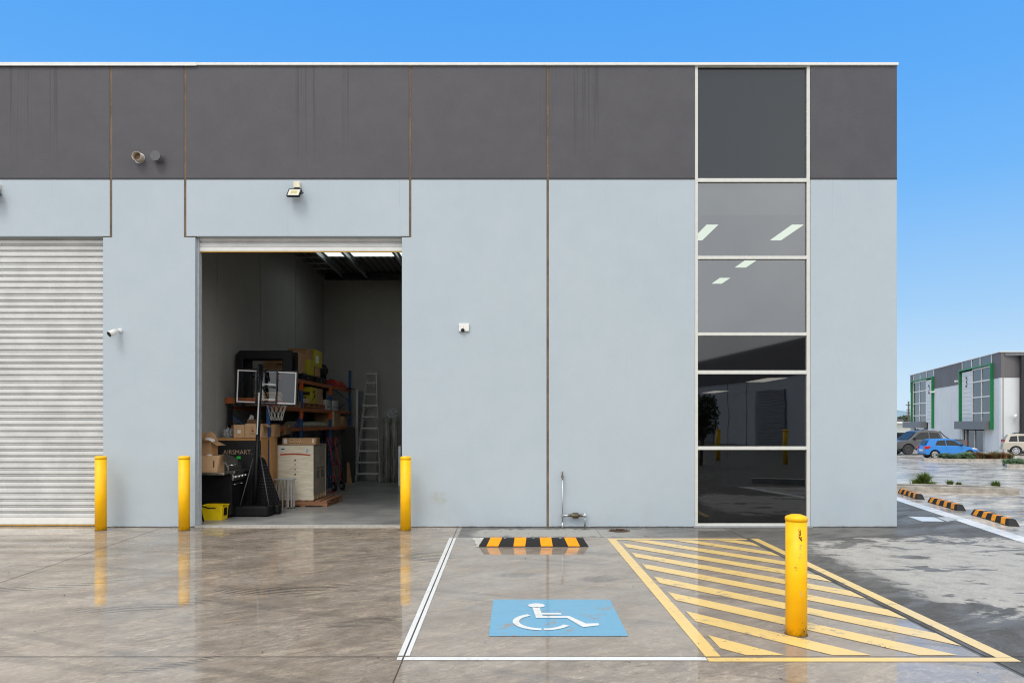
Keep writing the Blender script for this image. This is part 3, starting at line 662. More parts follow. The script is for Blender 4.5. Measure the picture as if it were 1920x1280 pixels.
# ================================================================== painted markings (4 mm above the slab)
M_PW = road_paint('white_road_paint', (.80, .79, .76), .12, .15); M_PY = road_paint('yellow_road_paint', (.90, .62, .20), .25, .15)
M_PB = road_paint('blue_road_paint', (.115, .37, .56), .35, .2); M_PC = road_paint('cream_road_paint', (.60, .55, .47), .2, .2)
def flat(m, pts, z=.004): m.add([(x, y, z) for x, y in pts], [tuple(range(len(pts)))]); return m
o = thing('bay_outline', 'white painted outline of the accessible parking bay', 'road marking', (.3, 8, 0))
m = MB(); YT, YBt = 10.66, 5.25
flat(m, [(-.876, YBt), (-.836, YBt), (-.927, YT), (-.978, YT)]); flat(m, [(-.822, YBt), (-.788, YBt), (-.870, YT), (-.911, YT)])
m.build('bay_line', M_PW, o)
flat(MB(), [(-.872, 5.15), (-.834, 5.15), (-.836, 5.224), (-.875, 5.224)]).build('bay_line', M_PW, o)
flat(MB(), [(-.820, 5.15), (1.475, 5.145), (1.475, 5.222), (-.821, 5.222)]).build('bay_line', M_PW, o)
flat(MB(), [(-.50, 10.56), (1.05, 10.56), (1.05, 10.66), (-.50, 10.66)]).build('bay_line', M_PW, o)
rp_ = [(-.66, 10.66), (-.60, 10.60), (-.615, 10.52), (-.56, 10.40), (-.555, 10.2), (-.52, 10.08), (-.53, 9.86), (-.45, 9.9), (-.35, 9.88), (-.35, 10.555), (-.50, 10.555), (-.50, 10.66)]
flat(MB(), rp_).build('paint_spill', M_PC, o)
o = thing('hatched_marking', 'yellow diagonally hatched no parking area beside the blue square', 'road marking', (2.6, 8, 0))
flat(MB(), [(1.483, 5.232), (1.60, 5.232), (1.603, 10.50), (1.478, 10.50)]).build('border_line', M_PY, o)
flat(MB(), [(1.478, 10.504), (3.625, 10.504), (3.625, 10.60), (1.478, 10.60)]).build('border_line', M_PY, o)
flat(MB(), [(1.48, 5.12), (3.82, 5.12), (3.82, 5.205), (1.48, 5.205)]).build('border_line', M_PY, o)
flat(MB(), [(3.695, 5.209), (3.82, 5.209), (3.82, 10.60), (3.70, 10.60)]).build('border_line', M_PY, o)
def clip(poly, ax, lim, keep_less):
    out = []; n = len(poly)
    for i in range(n):
        p, q = poly[i], poly[(i + 1) % n]; a = p[ax] - lim; b = q[ax] - lim
        if keep_less: a, b = -a, -b
        if a >= 0: out.append(p)
        if (a >= 0) != (b >= 0): t_ = a / (a - b); out.append((p[0] + (q[0] - p[0]) * t_, p[1] + (q[1] - p[1]) * t_))
    return out
c0 = 14.08; k_ = 1.108
while c0 > 6.5:
    p = [(0, c0 - .166), (6, c0 - .166 - 6 * k_), (6, c0 + .166 - 6 * k_), (0, c0 + .166)]
    for ax, lim, kl in ((0, 1.655, False), (0, 3.61, True), (1, 10.46, True), (1, 5.262, False)): p = clip(p, ax, lim, kl)
    if len(p) > 2: flat(MB(), p).build('stripe', M_PY, o)
    c0 -= .739
o = thing('paint_patch', 'white painted patch on the dark slab before the edge strip', 'road marking', (8.05, 13.1, 0))
flat(MB(), [G(1702, 968), G(1752, 969.5), G(1771, 977.5), G(1728, 977)]).build('patch', M_PW, o)
flat(MB(), [G(1755, 969.6), G(1778, 969), G(1797, 974), G(1776, 977.6)]).build('patch', M_PC, o)
# blue square with the wheelchair figure
o = thing('accessible_symbol', 'blue painted square with white wheelchair symbol', 'road marking', (.39, 6.33, 0))
flat(MB(), [(-.196, 5.733), (.976, 5.733), (.996, 6.928), (-.192, 6.928)]).build('blue_square', M_PB, o)
def gp(zx, zy): return G(720 + zx / 3.2, 980 + zy / 3.2)
fg = MB(); Zs = .008
hc = gp(915, 498); hr = (gp(966, 498)[0] - gp(865, 498)[0]) / 2
hp = [(hc[0] + hr * math.cos(2 * math.pi * i / 24), hc[1] + hr * .95 * math.sin(2 * math.pi * i / 24)) for i in range(24)]
flat(fg, hp, Zs)
sym = [gp(*q) for q in ((889, 508), (932, 508), (945, 543), (1060, 543), (1066, 553), (948, 553), (952, 562), (1112, 562), (1212, 607), (1285, 605), (1293, 617), (1195, 629), (1098, 573), (912, 573))]
flat(fg, sym, Zs)
# wheel ring in world metres: centre and radii from its extremes
c1 = gp(952, 595); 
def ring(a0, a1, ro, ri, cx, cy):
    n = 26; P0 = [(cx + ro * math.cos(R(a0 + (a1 - a0) * i / n)), cy + ro * math.sin(R(a0 + (a1 - a0) * i / n))) for i in range(n + 1)]
    P1 = [(cx + ri * math.cos(R(a0 + (a1 - a0) * i / n)), cy + ri * math.sin(R(a0 + (a1 - a0) * i / n))) for i in range(n + 1)]
    b = len(fg.v); fg.add([(x, y, Zs) for x, y in P0 + P1], [(i, i + 1, n + 2 + i, n + 1 + i) for i in range(n)])
wl_ = gp(772, 590)[0]; wr_ = gp(1130, 610)[0]; bot = gp(965, 647)[1]; rx = (wr_ - wl_) / 2 * 1.0; cx = (wl_ + wr_) / 2; cy = bot + rx * .98
ring(118, 266, rx, rx * .78, cx, cy); ring(271, 333, rx * .99, rx * .78, cx, cy)
fg.build('wheelchair_figure', M_PW, o)

# ================================================================== wheel stops
M_STOP = mat('recycled_rubber', (.015, .015, .016), .6, 0, .3, 14, .3, Specular_IOR_Level=.3)
def stop_base():
    o = thing('wheel_stop', 'wheel stop', 'wheel stop', (0, 0, 0), 'black and orange rubber wheel stops')
    L, w, H, e_ = .80, .09, .115, .075
    m = MB(); m.add([(-L, -w, 0), (L, -w, 0), (L, w, 0), (-L, w, 0), (-L + e_, -w + .035, H), (L - e_, -w + .035, H), (L - e_, w - .035, H), (-L + e_, w - .035, H)],
                    [(0, 3, 2, 1), (4, 5, 6, 7), (0, 1, 5, 4), (1, 2, 6, 5), (2, 3, 7, 6), (3, 0, 4, 7)])
    m.build('body', M_STOP, o, .008)
    q = .003
    for cx in (-.60, -.21, .19, .585):
        a, b_ = cx - .085, cx + .085; sk = -.085 * cx
        m = MB(); m.add([(a, -w + .003 - q, .012), (b_, -w + .003 - q, .012), (b_ + sk, -w + .035 - q, H + q - .004), (a + sk, -w + .035 - q, H + q - .004), (a + sk, -w + .04, H + q), (b_ + sk, -w + .04, H + q), (a + sk, w - .04, H + q), (b_ + sk, w - .04, H + q), (a, w - .003 + q, .012), (b_, w - .003 + q, .012)],
                        [(0, 1, 2, 3), (3, 2, 5, 4), (4, 5, 7, 6), (6, 7, 9, 8)])
        m.build('reflective_band', M_REFL, o, normals=False)
    for cx in (-.42, .0, .39): MB().cyl((cx, 0, H - .002), (cx, 0, H + .003), .016).build('bolt', M_GALV, o)
    return o
ws = stop_base(); ws.location = (.315, 9.98, 0); ws['label'] = 'wheel stop at the head of the accessible bay'
def far_stop(p0, p1, label):
    c = copy_tree(ws); a, b_ = Vector(G(*p0)), Vector(G(*p1)); mid = (a + b_) / 2
    c.location = (mid.x, mid.y, .002); c.rotation_euler = (0, 0, math.atan2(b_.y - a.y, b_.x - a.x)); c['label'] = label; return c
far_stop((1688, 923), (1729, 937), 'farthest of the three wheel stops along the white edge strip')
far_stop((1747, 941), (1802, 957), 'middle of the three wheel stops along the white edge strip')
far_stop((1828, 964), (1903, 987), 'nearest of the three wheel stops along the white edge strip')

# dirt patch and debris
rn = random.Random(5)
gx, gy = G(1161, 995); m = MB()
pts = [(gx + (.17 + rn.uniform(-.03, .03)) * math.cos(2 * math.pi * i / 22), gy + (.13 + rn.uniform(-.02, .02)) * math.sin(2 * math.pi * i / 22)) for i in range(22)]
m.add([(x, y, .003) for x, y in pts] + [(gx, gy, .022)], [(i, (i + 1) % 22, 22) for i in range(22)])
for i in range(160):
    a = rn.uniform(0, 6.28); r = rn.uniform(0, .17) ; x, y = gx + r * math.cos(a), gy + .8 * r * math.sin(a); s_ = rn.uniform(.005, .014); z = .012 + .012 * (1 - r / .17)
    m.quad((x - s_, y, z), (x, y - s_, z + .008), (x + s_, y, z + .002), (x, y + s_, z + .010))
tag(m.build('leaf_heap', mat('dead_leaf_dirt', (.075, .045, .028), .9, 0, .5, 20), normals=False), 'small heap of brown leaf dirt on the apron near the wall', 'leaf litter')
m = MB()
for i in range(150):
    if i < 60: x, y = rn.uniform(-6, 6.2), rn.uniform(11.45, 11.74)
    elif i < 90: x, y = rn.uniform(-.6, 1.2), rn.uniform(10.85, 11.5)
    else: x, y = rn.uniform(-8, 5), rn.uniform(4.6, 11.5)
    s_ = rn.uniform(.006, .017) * (1 if i < 90 else .8); a = rn.uniform(0, 6.28); c_, d_ = math.cos(a) * s_, math.sin(a) * s_
    m.quad((x - c_, y - d_, .009), (x + d_ * .5, y - c_ * .5, .014), (x + c_, y + d_, .010), (x - d_ * .5, y + c_ * .5, .016))
tag(m.build('leaf_litter', mat('dead_leaf', (.06, .035, .02), .9, 0, .6, 3), normals=False), 'tiny dead leaves and grit scattered over the slab', 'leaf litter', kind='stuff')

# ================================================================== contents of the open unit (floor level 0.014)
FL = .014
def carton(label, x0, x1, y0, y1, z0, z1, m=None, tape=True, labels=(), rot=0, group=None, cat='box', name='cardboard_box', marks=()):
    """A closed carton: flaps meeting under tape, optional pasted labels / printed marks on the front: (u0,u1,v0,v1) in fractions."""
    m = m or M_CARD
    cx, cy = (x0 + x1) / 2, (y0 + y1) / 2; o = thing(name, label, cat, (cx, cy, z0), group)
    w, d, hh = (x1 - x0) / 2, (y1 - y0) / 2, z1 - z0
    T = Matrix.Translation((cx, cy, z0))
    b = MB().box(-w, w, -d, d, 0, hh - .004, T).box(-w, w, -d, -.002, hh - .004, hh, T).box(-w, w, .002, d, hh - .004, hh, T)
    b.build('carton', m, o, .004)
    if tape: MB().box(-w - .001, w + .001, -.03, .03, hh - .001, hh + .0015, T).box(-.001 - w, -w + .0, -.03, .03, hh * .75, hh, T).box(w - .001, w + .0015, -.03, .03, hh * .75, hh, T).build('tape', M_TAPE, o)
    for (u0, u1, v0, v1) in labels: MB().box(-w + 2 * w * u0, -w + 2 * w * u1, -d - .002, -d, hh * v0, hh * v1, T).build('paper_label', M_LABEL, o)
    for (u0, u1, v0, v1) in marks: MB().box(-w + 2 * w * u0, -w + 2 * w * u1, -d - .0015, -d, hh * v0, hh * v1, T).build('printed_mark', M_INK, o)
    if rot: o.rotation_euler = (0, 0, R(rot))
    return o
def PX(p0, p1, Y): return WX(p0, Y), WX(p1, Y)
def boxpx(label, px0, px1, Yf, depth, pyb, pyt, **kw):
    a, b = PX(px0, px1, Yf); return carton(label, a, b, Yf, Yf + depth, WZ(pyb, Yf), WZ(pyt, Yf), **kw)

# ---- basketball hoop
BX = WX(484, 13.25)
hp_ = thing('basketball_hoop', 'portable basketball hoop with clear backboard standing just inside the doorway', 'basketball hoop', (BX, 13.3, FL))
def blob(x0, x1, y0, y1, z0, z1, r, m=None):
    n = 6; pl = []
    for cx, cy, a0 in ((x1 - r, y0 + r, -90), (x1 - r, y1 - r, 0), (x0 + r, y1 - r, 90), (x0 + r, y0 + r, 180)):
        for i in range(n + 1): a = R(a0 + 90 * i / n); pl.append((cx + r * math.cos(a), cy + r * math.sin(a)))
    return (m or MB()).prism(pl, 'z', z0, z1)
bs = blob(WX(427, 13.05), WX(506, 13.05), 12.98, 13.42, FL, .215, .10)
bs.build('base_tank', M_BLACK, hp_, .035, seg=3)
blob(WX(470, 13.5), WX(529, 13.5), 13.32, 13.52, FL + .01, .20, .06).build('base_tank', M_BLACK, hp_, .03, seg=3)
ptop = Vector((WX(490, 13.55), 13.55, WZ(684, 13.55))); pbot = Vector((WX(477, 13.3), 13.3, .2))
mid_ = pbot.lerp(ptop, .58)
MB().cyl(pbot, mid_, .040, n=16).build('lower_pole', M_BLKM, hp_)
MB().cyl(mid_ - (ptop - pbot) * .02, ptop, .034, n=16).build('upper_pole', M_BLKM, hp_)
ms = pbot.lerp(ptop, .50); me_ = pbot.lerp(ptop, .80)
MB().box(-.013, .013, -.002, .002, 0, (me_ - ms).length, Matrix.Translation(ms + Vector((.0, -.045, 0))) @ (ptop - pbot).to_track_quat('Z', 'Y').to_matrix().to_4x4()).build('height_scale', mat('pale_scale_strip', (.66, .72, .70), .4), hp_)
for (a, b_) in (((447, 948, 13.1), (475, 858, 13.4)), ((506, 956, 13.1), (488, 852, 13.4))):
    MB().cyl((WX(a[0], a[2]), a[2], .10), (WX(b_[0], b_[2]), b_[2], WZ(b_[1], b_[2])), .011, n=10).build('brace', mat('brace_steel', (.07, .07, .075), .35), hp_)
# perforated black back panel
Ypn = 13.50
pl = [(WX(458, Ypn), .16), (WX(528, Ypn), .16), (WX(514, Ypn), WZ(910, Ypn)), (WX(497, Ypn), WZ(862, Ypn)), (WX(492, Ypn), WZ(857, Ypn)), (WX(484, Ypn), WZ(857, Ypn)), (WX(470, Ypn), WZ(900, Ypn))]
MB().prism(pl, 'y', Ypn, Ypn + .02).build('back_panel', mat('black_mesh_panel', (.006, .006, .007), .7, Specular_IOR_Level=.2), hp_)
dots = MB(); rn = random.Random(2)
for r_ in range(13):
    zz = .22 + r_ * .062; w_ = (1 - r_ / 15.0)
    for k in range(10):
        xx = WX(493, Ypn) + (k - 4.5) * .07 * w_ + rn.uniform(-.004, .004) + (.035 if r_ % 2 else 0) * w_
        dots.box(xx - .008, xx + .008, Ypn - .003, Ypn - .001, zz - .0025, zz + .0025)
dots.build('slots', mat('slot_glint', (.10, .10, .10), .3), hp_)  # perforations drawn as pale dabs, their glint painted in
# backboard
Yb_ = 13.75; bc = Vector((WX(500, Yb_), Yb_, WZ(725.5, Yb_))); bw_, bh_ = .605, .355
TB = Matrix.Translation(bc) @ Matrix.Rotation(R(6), 4, 'Z') @ Matrix.Rotation(R(2.2), 4, 'Y')
def fr(w, hh, t_, y0, y1): return MB().box(-w, w, y0, y1, hh - t_, hh, TB).box(-w, w, y0, y1, -hh, -hh + t_, TB).box(-w, -w + t_, y0, y1, -hh + t_, hh - t_, TB).box(w - t_, w, y0, y1, -hh + t_, hh - t_, TB)
bb = fr(bw_, bh_, .026, -.02, .022).build('backboard', M_BLKM, hp_, .003)
fr(bw_ - .03, bh_ - .03, .022, -.006, .006).build('white_border', M_WHITE, bb)
MB().quad(*[TB @ Vector(q) for q in ((-bw_ + .027, 0, -bh_ + .027), (bw_ - .027, 0, -bh_ + .027), (bw_ - .027, 0, bh_ - .027), (-bw_ + .027, 0, bh_ - .027))]).build('clear_panel', glass('acrylic', (.88, .89, .90), .02), bb)
MB().box(-.06, .20, -.004, -.0025, .045, .07, TB).box(.175, .198, -.004, -.0025, -.235, .045, TB).box(-.06, .198, -.004, -.0025, -.26, -.235, TB).box(-.083, -.06, -.004, -.0025, -.26, .07, TB).build('target_square', M_WHITE, bb)
MB().box(-.20, -.175, -.05, -.021, -bh_, bh_, TB).box(.19, .215, -.05, -.021, -bh_, bh_, TB).build('support_bar', M_BLKM, bb)
for dx_ in (-.10, .04): MB().tube([TB @ Vector((dx_, -.03, .12)), Vector((ptop.x + dx_ * .6, ptop.y, ptop.z - .02))], .016, 8).tube([TB @ Vector((dx_, -.03, -.22)), Vector((ptop.x + dx_ * .5, ptop.y - .03, ptop.z - .42))], .016, 8).build('lift_arm', M_BLKM, hp_)
for zz in (.33, .0, -.3): MB().box(-.175, .19, -.045, -.022, zz - .014, zz + .014, TB).build('cross_bar', M_BLKM, bb)
rc = TB @ Vector((.13, .33, -.30))
ringp = [rc + Vector((.225 * math.cos(2 * math.pi * i / 28), .225 * math.sin(2 * math.pi * i / 28), 0)) for i in range(28)]
rim = MB().tube(ringp, .009, 8, True).box(-.09, .09, -.02, .1, -.08, .02, Matrix.Translation(rc + Vector((0, -.27, .02)))).build('rim', mat('rim_red', (.55, .05, .02), .4), hp_)
nt = MB()
for i in range(12):
    for s_ in (1, -1):
        pts = []
        for k in range(8):
            f = k / 7; a = 2 * math.pi * (i / 12 + s_ * f * .12); rr = .222 - .11 * f ** .7; pts.append(rc + Vector((rr * math.cos(a), rr * math.sin(a), -.005 - .36 * f)))
        nt.tube(pts, .0038, 5)
nt.build('net', mat('net_cord', (.62, .60, .54), .8), rim)
for p, q in ((ptop - Vector((.055, 0, 0)), ptop + Vector((.055, 0, 0))),): MB().cyl(p, q, .02).build('top_bracket', M_BLKM, hp_)

# ---- large black frame standing on the rack behind it
Yk = 14.45
o = thing('equipment_frame', 'thick black upside down U frame standing behind the backboard', 'frame', (WX(494, Yk), Yk, 2.24))
za, zb = WZ(657, Yk), 2.24
for dy_ in (0, .34):
    x0, x1 = WX(441 + dy_ * 12, Yk), WX(547, Yk)
    MB().prism([(x0, zb), (x0 + .16, zb), (x0 + .16, za - .18), (x1 - .2, za - .18), (x1 - .2, zb), (x1, zb), (x1, za), (x0 + .09, za), (x0, za - .10)], 'y', Yk + dy_, Yk + dy_ + .10).build('frame_side', M_BLACK, o, .012)
MB().box(WX(450, Yk), WX(545, Yk), Yk + .1, Yk + .34, za - .17, za - .03).box(WX(530, Yk), WX(546, Yk), Yk + .1, Yk + .34, zb, zb + .3).build('cross_member', M_BLACK, o, .01)

# ---- cartons and the big black printed box at the left
AX0, AX1 = XL + .03, WX(489, 13.62)
AT = WZ(821, 13.62)
o = thing('large_carton', 'big black printed carton with brown top edge behind the barbecue', 'box', ((AX0 + AX1) / 2, 13.62, FL))
MB().box(AX0, AX1, 13.62, 14.02, FL, AT - .05).build('black_face', mat('black_print', (.012, .011, .011), .5, 0, .2), o, .004)
MB().box(AX0, AX1 + .01, 13.61, 14.03, AT - .05, AT).build('lid', M_CARDO, o, .004)
MB().box(AX1 - .0, AX1 + .004, 13.63, 14.01, FL, AT - .05).build('brown_side', M_CARDO, o)
Tt = Matrix.Translation((WX(418, 13.60), 13.615, WZ(852.5, 13.60) + .012)) @ Matrix.Rotation(R(90), 4, 'X')
text('lettering', 'AIRSMART.', .128, mat('copper_lettering', (.55, .38, .26), .45), o, Tt, .001, -.0012, .93)
MB().box(WX(443, 13.6), WX(450.5, 13.6), 13.612, 13.6195, WZ(860, 13.6), WZ(855, 13.6)).build('green_sticker', mat('green_sticker', (.03, .65, .08), .5), o)
boxpx('pale carton with a small label on the black printed carton', 438, 458.5, 13.64, .3, 820.5, 796, labels=((.35, .65, .35, .6),), m=M_CARD2, marks=((.42, .56, .38, .5),))
hb = boxpx('carton with a red heart mark on the black printed carton', 459.5, 491, 13.64, .32, 820.5, 794, m=M_CARD2)
Th = Matrix.Translation((WX(473.5, 13.63), 13.637, WZ(807.5, 13.63))); hs = .028
hpts = [(hs * .95 * math.sin(t_) ** 3, hs * .06 * (13 * math.cos(t_) - 5 * math.cos(2 * t_) - 2 * math.cos(3 * t_) - math.cos(4 * t_))) for t_ in [2 * math.pi * i / 30 for i in range(30)]]
MB().prism(hpts, 'y', 0, .002, Th).build('heart_mark', mat('heart_red', (.28, .04, .02), .6), hb)
MB().box(-.045, .045, 0, .002, -.058, -.050, Th).box(-.02, .02, 0, .002, .06, .068, Th).build('printed_mark', M_INK, hb)
fl_ = MB().add([(WX(491, 13.64), 13.66, WZ(794.5, 13.64)), (WX(491, 13.64), 13.93, WZ(794.5, 13.64)), (WX(503, 13.7), 13.93, WZ(800, 13.7)), (WX(503, 13.7), 13.66, WZ(800, 13.7))], [(0, 1, 2, 3)]); fl_.build('open_flap', M_CARD2, hb)
def crumple(name, label, cat, c, sx, sy, sz, m, seed, n=3):
    bm = bmesh.new(); bmesh.ops.create_icosphere(bm, subdivisions=n, radius=1); rn_ = random.Random(seed)
    for v in bm.verts: v.co = Vector((v.co.x * sx, v.co.y * sy, max(v.co.z, -.75) * sz)) * rn_.uniform(.78, 1.16)
    me = bpy.data.meshes.new(name); bm.to_mesh(me); bm.free(); me.materials.append(m)
    o_ = bpy.data.objects.new(name, me); C.objects.link(o_); o_.location = c; return tag(o_, label, cat)
t = NT('clear_plastic_film'); tr = t.n('BsdfTransparent'); t.put(tr.inputs[0], (.82, .84, .85)); pb = t.pbr((.55, .57, .58), .18, 0)
mxs = t.n('MixShader'); mxs.inputs[0].default_value = .42; t.t.links.new(tr.outputs[0], mxs.inputs[1]); t.t.links.new(pb, mxs.inputs[2]); M_FILM = t.done(mxs.outputs[0])
crumple('plastic_bag', 'crumpled clear plastic bag at the left end of the black printed carton', 'bag', (WX(428, 13.75), 13.78, AT + .085), .11, .1, .12, M_FILM, 3)
boxpx('tall orange carton standing to the right of the black printed carton', 490.5, 508, 14.08, .38, 962, 819, m=M_CARDO, marks=((.28, .62, .80, .805), (.28, .62, .76, .765), (.3, .6, .6, .603), (.3, .6, .55, .553), (.3, .6, .5, .503)))
boxpx('brown carton with torn film on the tall orange carton', 492, 514, 14.2, .36, 819, 795, m=M_CARD)
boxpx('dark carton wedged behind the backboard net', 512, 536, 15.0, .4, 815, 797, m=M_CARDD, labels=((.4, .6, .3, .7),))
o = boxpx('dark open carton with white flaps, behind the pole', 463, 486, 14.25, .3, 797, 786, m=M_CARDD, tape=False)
MB().add([(WX(464, 14.2), 14.25, WZ(786, 14.2)), (WX(474, 14.2), 14.25, WZ(786, 14.2)), (WX(476, 14.2), 14.2, WZ(780, 14.2)), (WX(470, 14.2), 14.2, WZ(777, 14.2))], [(0, 1, 2, 3)]).build('open_flap', M_LABEL, o)
MB().box(AX0, WX(512, 14.3), 14.10, 14.62, FL, WZ(797, 14.3)).build
carton('dark stacked carton behind the black printed carton', XL + .05, WX(489, 14.1), 14.08, 14.6, FL, WZ(797, 14.25) - .002, m=M_CARDD)

# ---- barbecue
o = thing('barbecue', 'black and stainless gas barbecue with cartons on its side shelf', 'barbecue', (-5.4, 13.0, FL))
gx0, gx1 = XL + .05, -5.27; gy0, gy1 = 12.80, 13.46; zs = WZ(886, 12.55)
M_CHR = mat('bright_chrome', (.8, .8, .78), .2, 1.0); M_HOOD = mat('brushed_hood', (.20, .195, .18), .32, .7)
MB().box(gx0, gx1, gy0, gy1, FL + .06, zs - .02).build('cabinet', M_BLKM, o, .006)
MB().box(gx0, gx1 + .05, 12.38, gy0 + .02, zs - .03, zs + .012).box(gx0, gx1 + .06, gy0 + .021, gy1 + .06, zs - .03, zs + .014).build('side_shelf', M_STEEL, o, .006)
MB().box(gx1 + .001, gx1 + .035, gy0 + .02, gy1 - .02, zs - .17, zs - .04).build('control_panel', M_STEEL, o, .006)
for i in range(4):
    yk = gy0 + .09 + i * (gy1 - gy0 - .18) / 3; MB().cyl((gx1 + .035, yk, zs - .10), (gx1 + .075, yk, zs - .10), .027, .022, 14).build('knob', M_CHR, o)
hz0 = zs + .016
pr = [(gx0 + .02, hz0), (gx0 + .03, hz0 + .20), (gx0 + .12, hz0 + .285), (gx0 + .26, hz0 + .29), (gx0 + .40, hz0 + .24), (gx0 + .50, hz0 + .15), (gx0 + .55, hz0 + .07), (gx0 + .555, hz0)]
hood = MB().prism(pr, 'y', gy0 + .03, gy1).build('hood', M_HOOD, o, .014)
MB().tube([(gx0 + .52, gy0 + .10, hz0 + .10), (gx0 + .60, gy0 + .10, hz0 + .11), (gx0 + .60, gy1 - .08, hz0 + .11), (gx0 + .52, gy1 - .08, hz0 + .10)], .014, 10).build('handle', M_CHR, hood)
dmid = (gy0 + gy1) / 2
for a, b_ in ((gy0 + .01, dmid - .004), (dmid + .004, gy1 - .01)):
    dr_ = MB().box(gx1 + .001, gx1 + .016, a, b_, FL + .09, zs - .19).build('door', M_BLKM, o, .004)
    MB().tube([(gx1 + .016, a + .05, zs - .24), (gx1 + .045, a + .05, zs - .24), (gx1 + .045, b_ - .05, zs - .24), (gx1 + .016, b_ - .05, zs - .24)], .009, 8).build('handle', M_CHR, dr_)
for x_, y_ in ((gx0 + .08, gy0 + .06), (gx1 - .06, gy0 + .06), (gx1 - .06, gy1 - .06)): MB().cyl((x_ - .015, y_, FL + .03), (x_ + .015, y_, FL + .03), .03).build('castor', M_RUB, o)
SH = zs + .012
b1_ = carton('closed carton on the barbecue shelf, under the open one', XL + .06, WX(407, 12.42), 12.42, 12.74, SH + .001, WZ(854, 12.42), m=M_CARD2, marks=((.86, .9, .3, .7),))
z2 = WZ(854, 12.42) + .004
o = thing('open_carton', 'open carton with raised flaps and white packing, topmost over the barbecue', 'box', (WX(395, 12.5), 12.6, z2))
x0, x1 = WX(373, 12.5), WX(398, 12.5); y0, y1 = 12.44, 12.74; zz = WZ(828, 12.5); t_ = .005
MB().box(x0, x1, y0, y0 + t_, z2, zz).box(x0, x1, y1 - t_, y1, z2, zz).box(x0, x0 + t_, y0 + t_, y1 - t_, z2, zz).box(x1 - t_, x1, y0 + t_, y1 - t_, z2, zz).box(x0 + t_, x1 - t_, y0 + t_, y1 - t_, z2, z2 + t_).build('carton', M_CARD, o)
def flap(p): MB().add([Vector(q) for q in p] + [Vector(q) + Vector((0, .001, .005)) for q in p], [(0, 1, 2, 3), (7, 6, 5, 4), (0, 4, 5, 1), (1, 5, 6, 2), (2, 6, 7, 3), (3, 7, 4, 0)]).build('open_flap', M_CARD, o)
flap([(x0, y0, zz), (x0, y1, zz), (x0 + .04, y1 + .01, zz + .16), (x0 + .04, y0 - .01, zz + .16)])
flap([(x1, y0, zz), (x1, y1, zz), (x1 + .13, y1 + .03, zz - .07), (x1 + .13, y0 - .03, zz - .07)])
flap([(x0 + .02, y0, zz), (x1, y0, zz), (x1 + .06, y0 - .13, zz + .02), (x0 + .12, y0 - .13, zz + .05)])
flap([(x0, y1, zz), (x1, y1, zz), (x1 - .1, y1 + .1, zz + .14), (x0 + .03, y1 + .1, zz + .19)])
crumple('packing_paper', 'white packing paper poking out of the open carton', 'packing', ((x0 + x1) / 2 + .02, (y0 + y1) / 2, zz + .01), .10, .09, .07, M_LABEL, 9, 2)
crumple('packing_paper', 'scrap of white paper lying on the closed carton on the shelf', 'packing', (WX(392, 12.42), 12.43, z2 + .005), .05, .012, .02, M_LABEL, 19, 2)

# ---- yellow crate and black folded chair legs
o = thing('yellow_crate', 'yellow plastic crate on the floor just inside the left of the doorway', 'crate', (WX(398, 12.55), 12.7, FL))
x0, x1 = WX(378, 12.52), WX(417, 12.52); zt_ = WZ(947, 12.5); y0, y1 = 12.52, 12.80
tb = MB(); tb.add([(x0 + .02, y0 + .02, FL), (x1 - .02, y0 + .02, FL), (x1 - .02, y1 - .02, FL), (x0 + .02, y1 - .02, FL), (x0, y0, zt_), (x1, y0, zt_), (x1, y1, zt_), (x0, y1, zt_)], [(0, 3, 2, 1), (0, 1, 5, 4), (1, 2, 6, 5), (2, 3, 7, 6), (3, 0, 4, 7)])
tbo = tb.build('tub', M_YPL, o); sm = tbo.modifiers.new('s', 'SOLIDIFY'); sm.thickness = .006
MB().box(x0 - .012, x1 + .012, y0 - .012, y0, zt_ - .02, zt_).box(x0 - .012, x1 + .012, y1, y1 + .012, zt_ - .02, zt_).box(x1, x1 + .012, y0, y1, zt_ - .02, zt_).box(x0 - .012, x0, y0, y1, zt_ - .02, zt_).build('rim', M_YPL, o, .003)
MB().box(x1 - .012, x1 + .002, y0 + .08, y0 + .20, FL + .08, FL + .22).build('handle_label', M_BLACK, o)
o = thing('folding_chair', 'black folded chair leg leaning in front of the yellow crate', 'chair', (WX(378, 12.3), 12.4, FL))
MB().tube([(WX(382, 12.35), 12.35, FL + .005), (WX(373, 12.4), 12.4, FL + .30), (WX(366, 12.45), 12.45, FL + .75)], .014, 8).build('leg', M_BLKM, o)
MB().tube([(WX(371, 12.42), 12.42, FL + .30), (WX(388, 12.3), 12.36, FL + .24), (WX(400, 12.25), 12.33, FL + .245)], .013, 8).build('arm_rest', M_BLKM, o)

# ---- wooden crate on a pallet, cartons on top, folded trestle
def pallet(label, x0, x1, y0, y1, z0, m=M_PALW, group=None, nb=3, boards=7, rz=0, name='pallet'):
    cx, cy = (x0 + x1) / 2, (y0 + y1) / 2; w, d = (x1 - x0) / 2, (y1 - y0) / 2
    o = thing(name, label, 'pallet', (cx, cy, z0), group)
    T = Matrix.Translation((cx, cy, z0))
    for i in range(nb):
        yy = -d + .05 + i * (2 * d - .1) / (nb - 1); MB().box(-w, w, yy - .045, yy + .045, .022, .112, T).build('stringer', m, o, .003)
    db = MB()
    for i in range(boards):
        xx = -w + .05 + i * (2 * w - .1) / (boards - 1); db.box(xx - .05, xx + .05, -d, d, .113, .132, T)
        if i % 3 == 0: db.box(xx - .05, xx + .05, -d, d, .0, .021, T)
    db.build('deck_boards', m, o, .002)
    if rz: o.rotation_euler = (0, 0, R(rz))
    return o
pallet('reddish timber pallet on the floor under the plywood crate', -4.98, -3.93, 14.58, 15.75, FL, rz=-1.5)
CZ = FL + .134
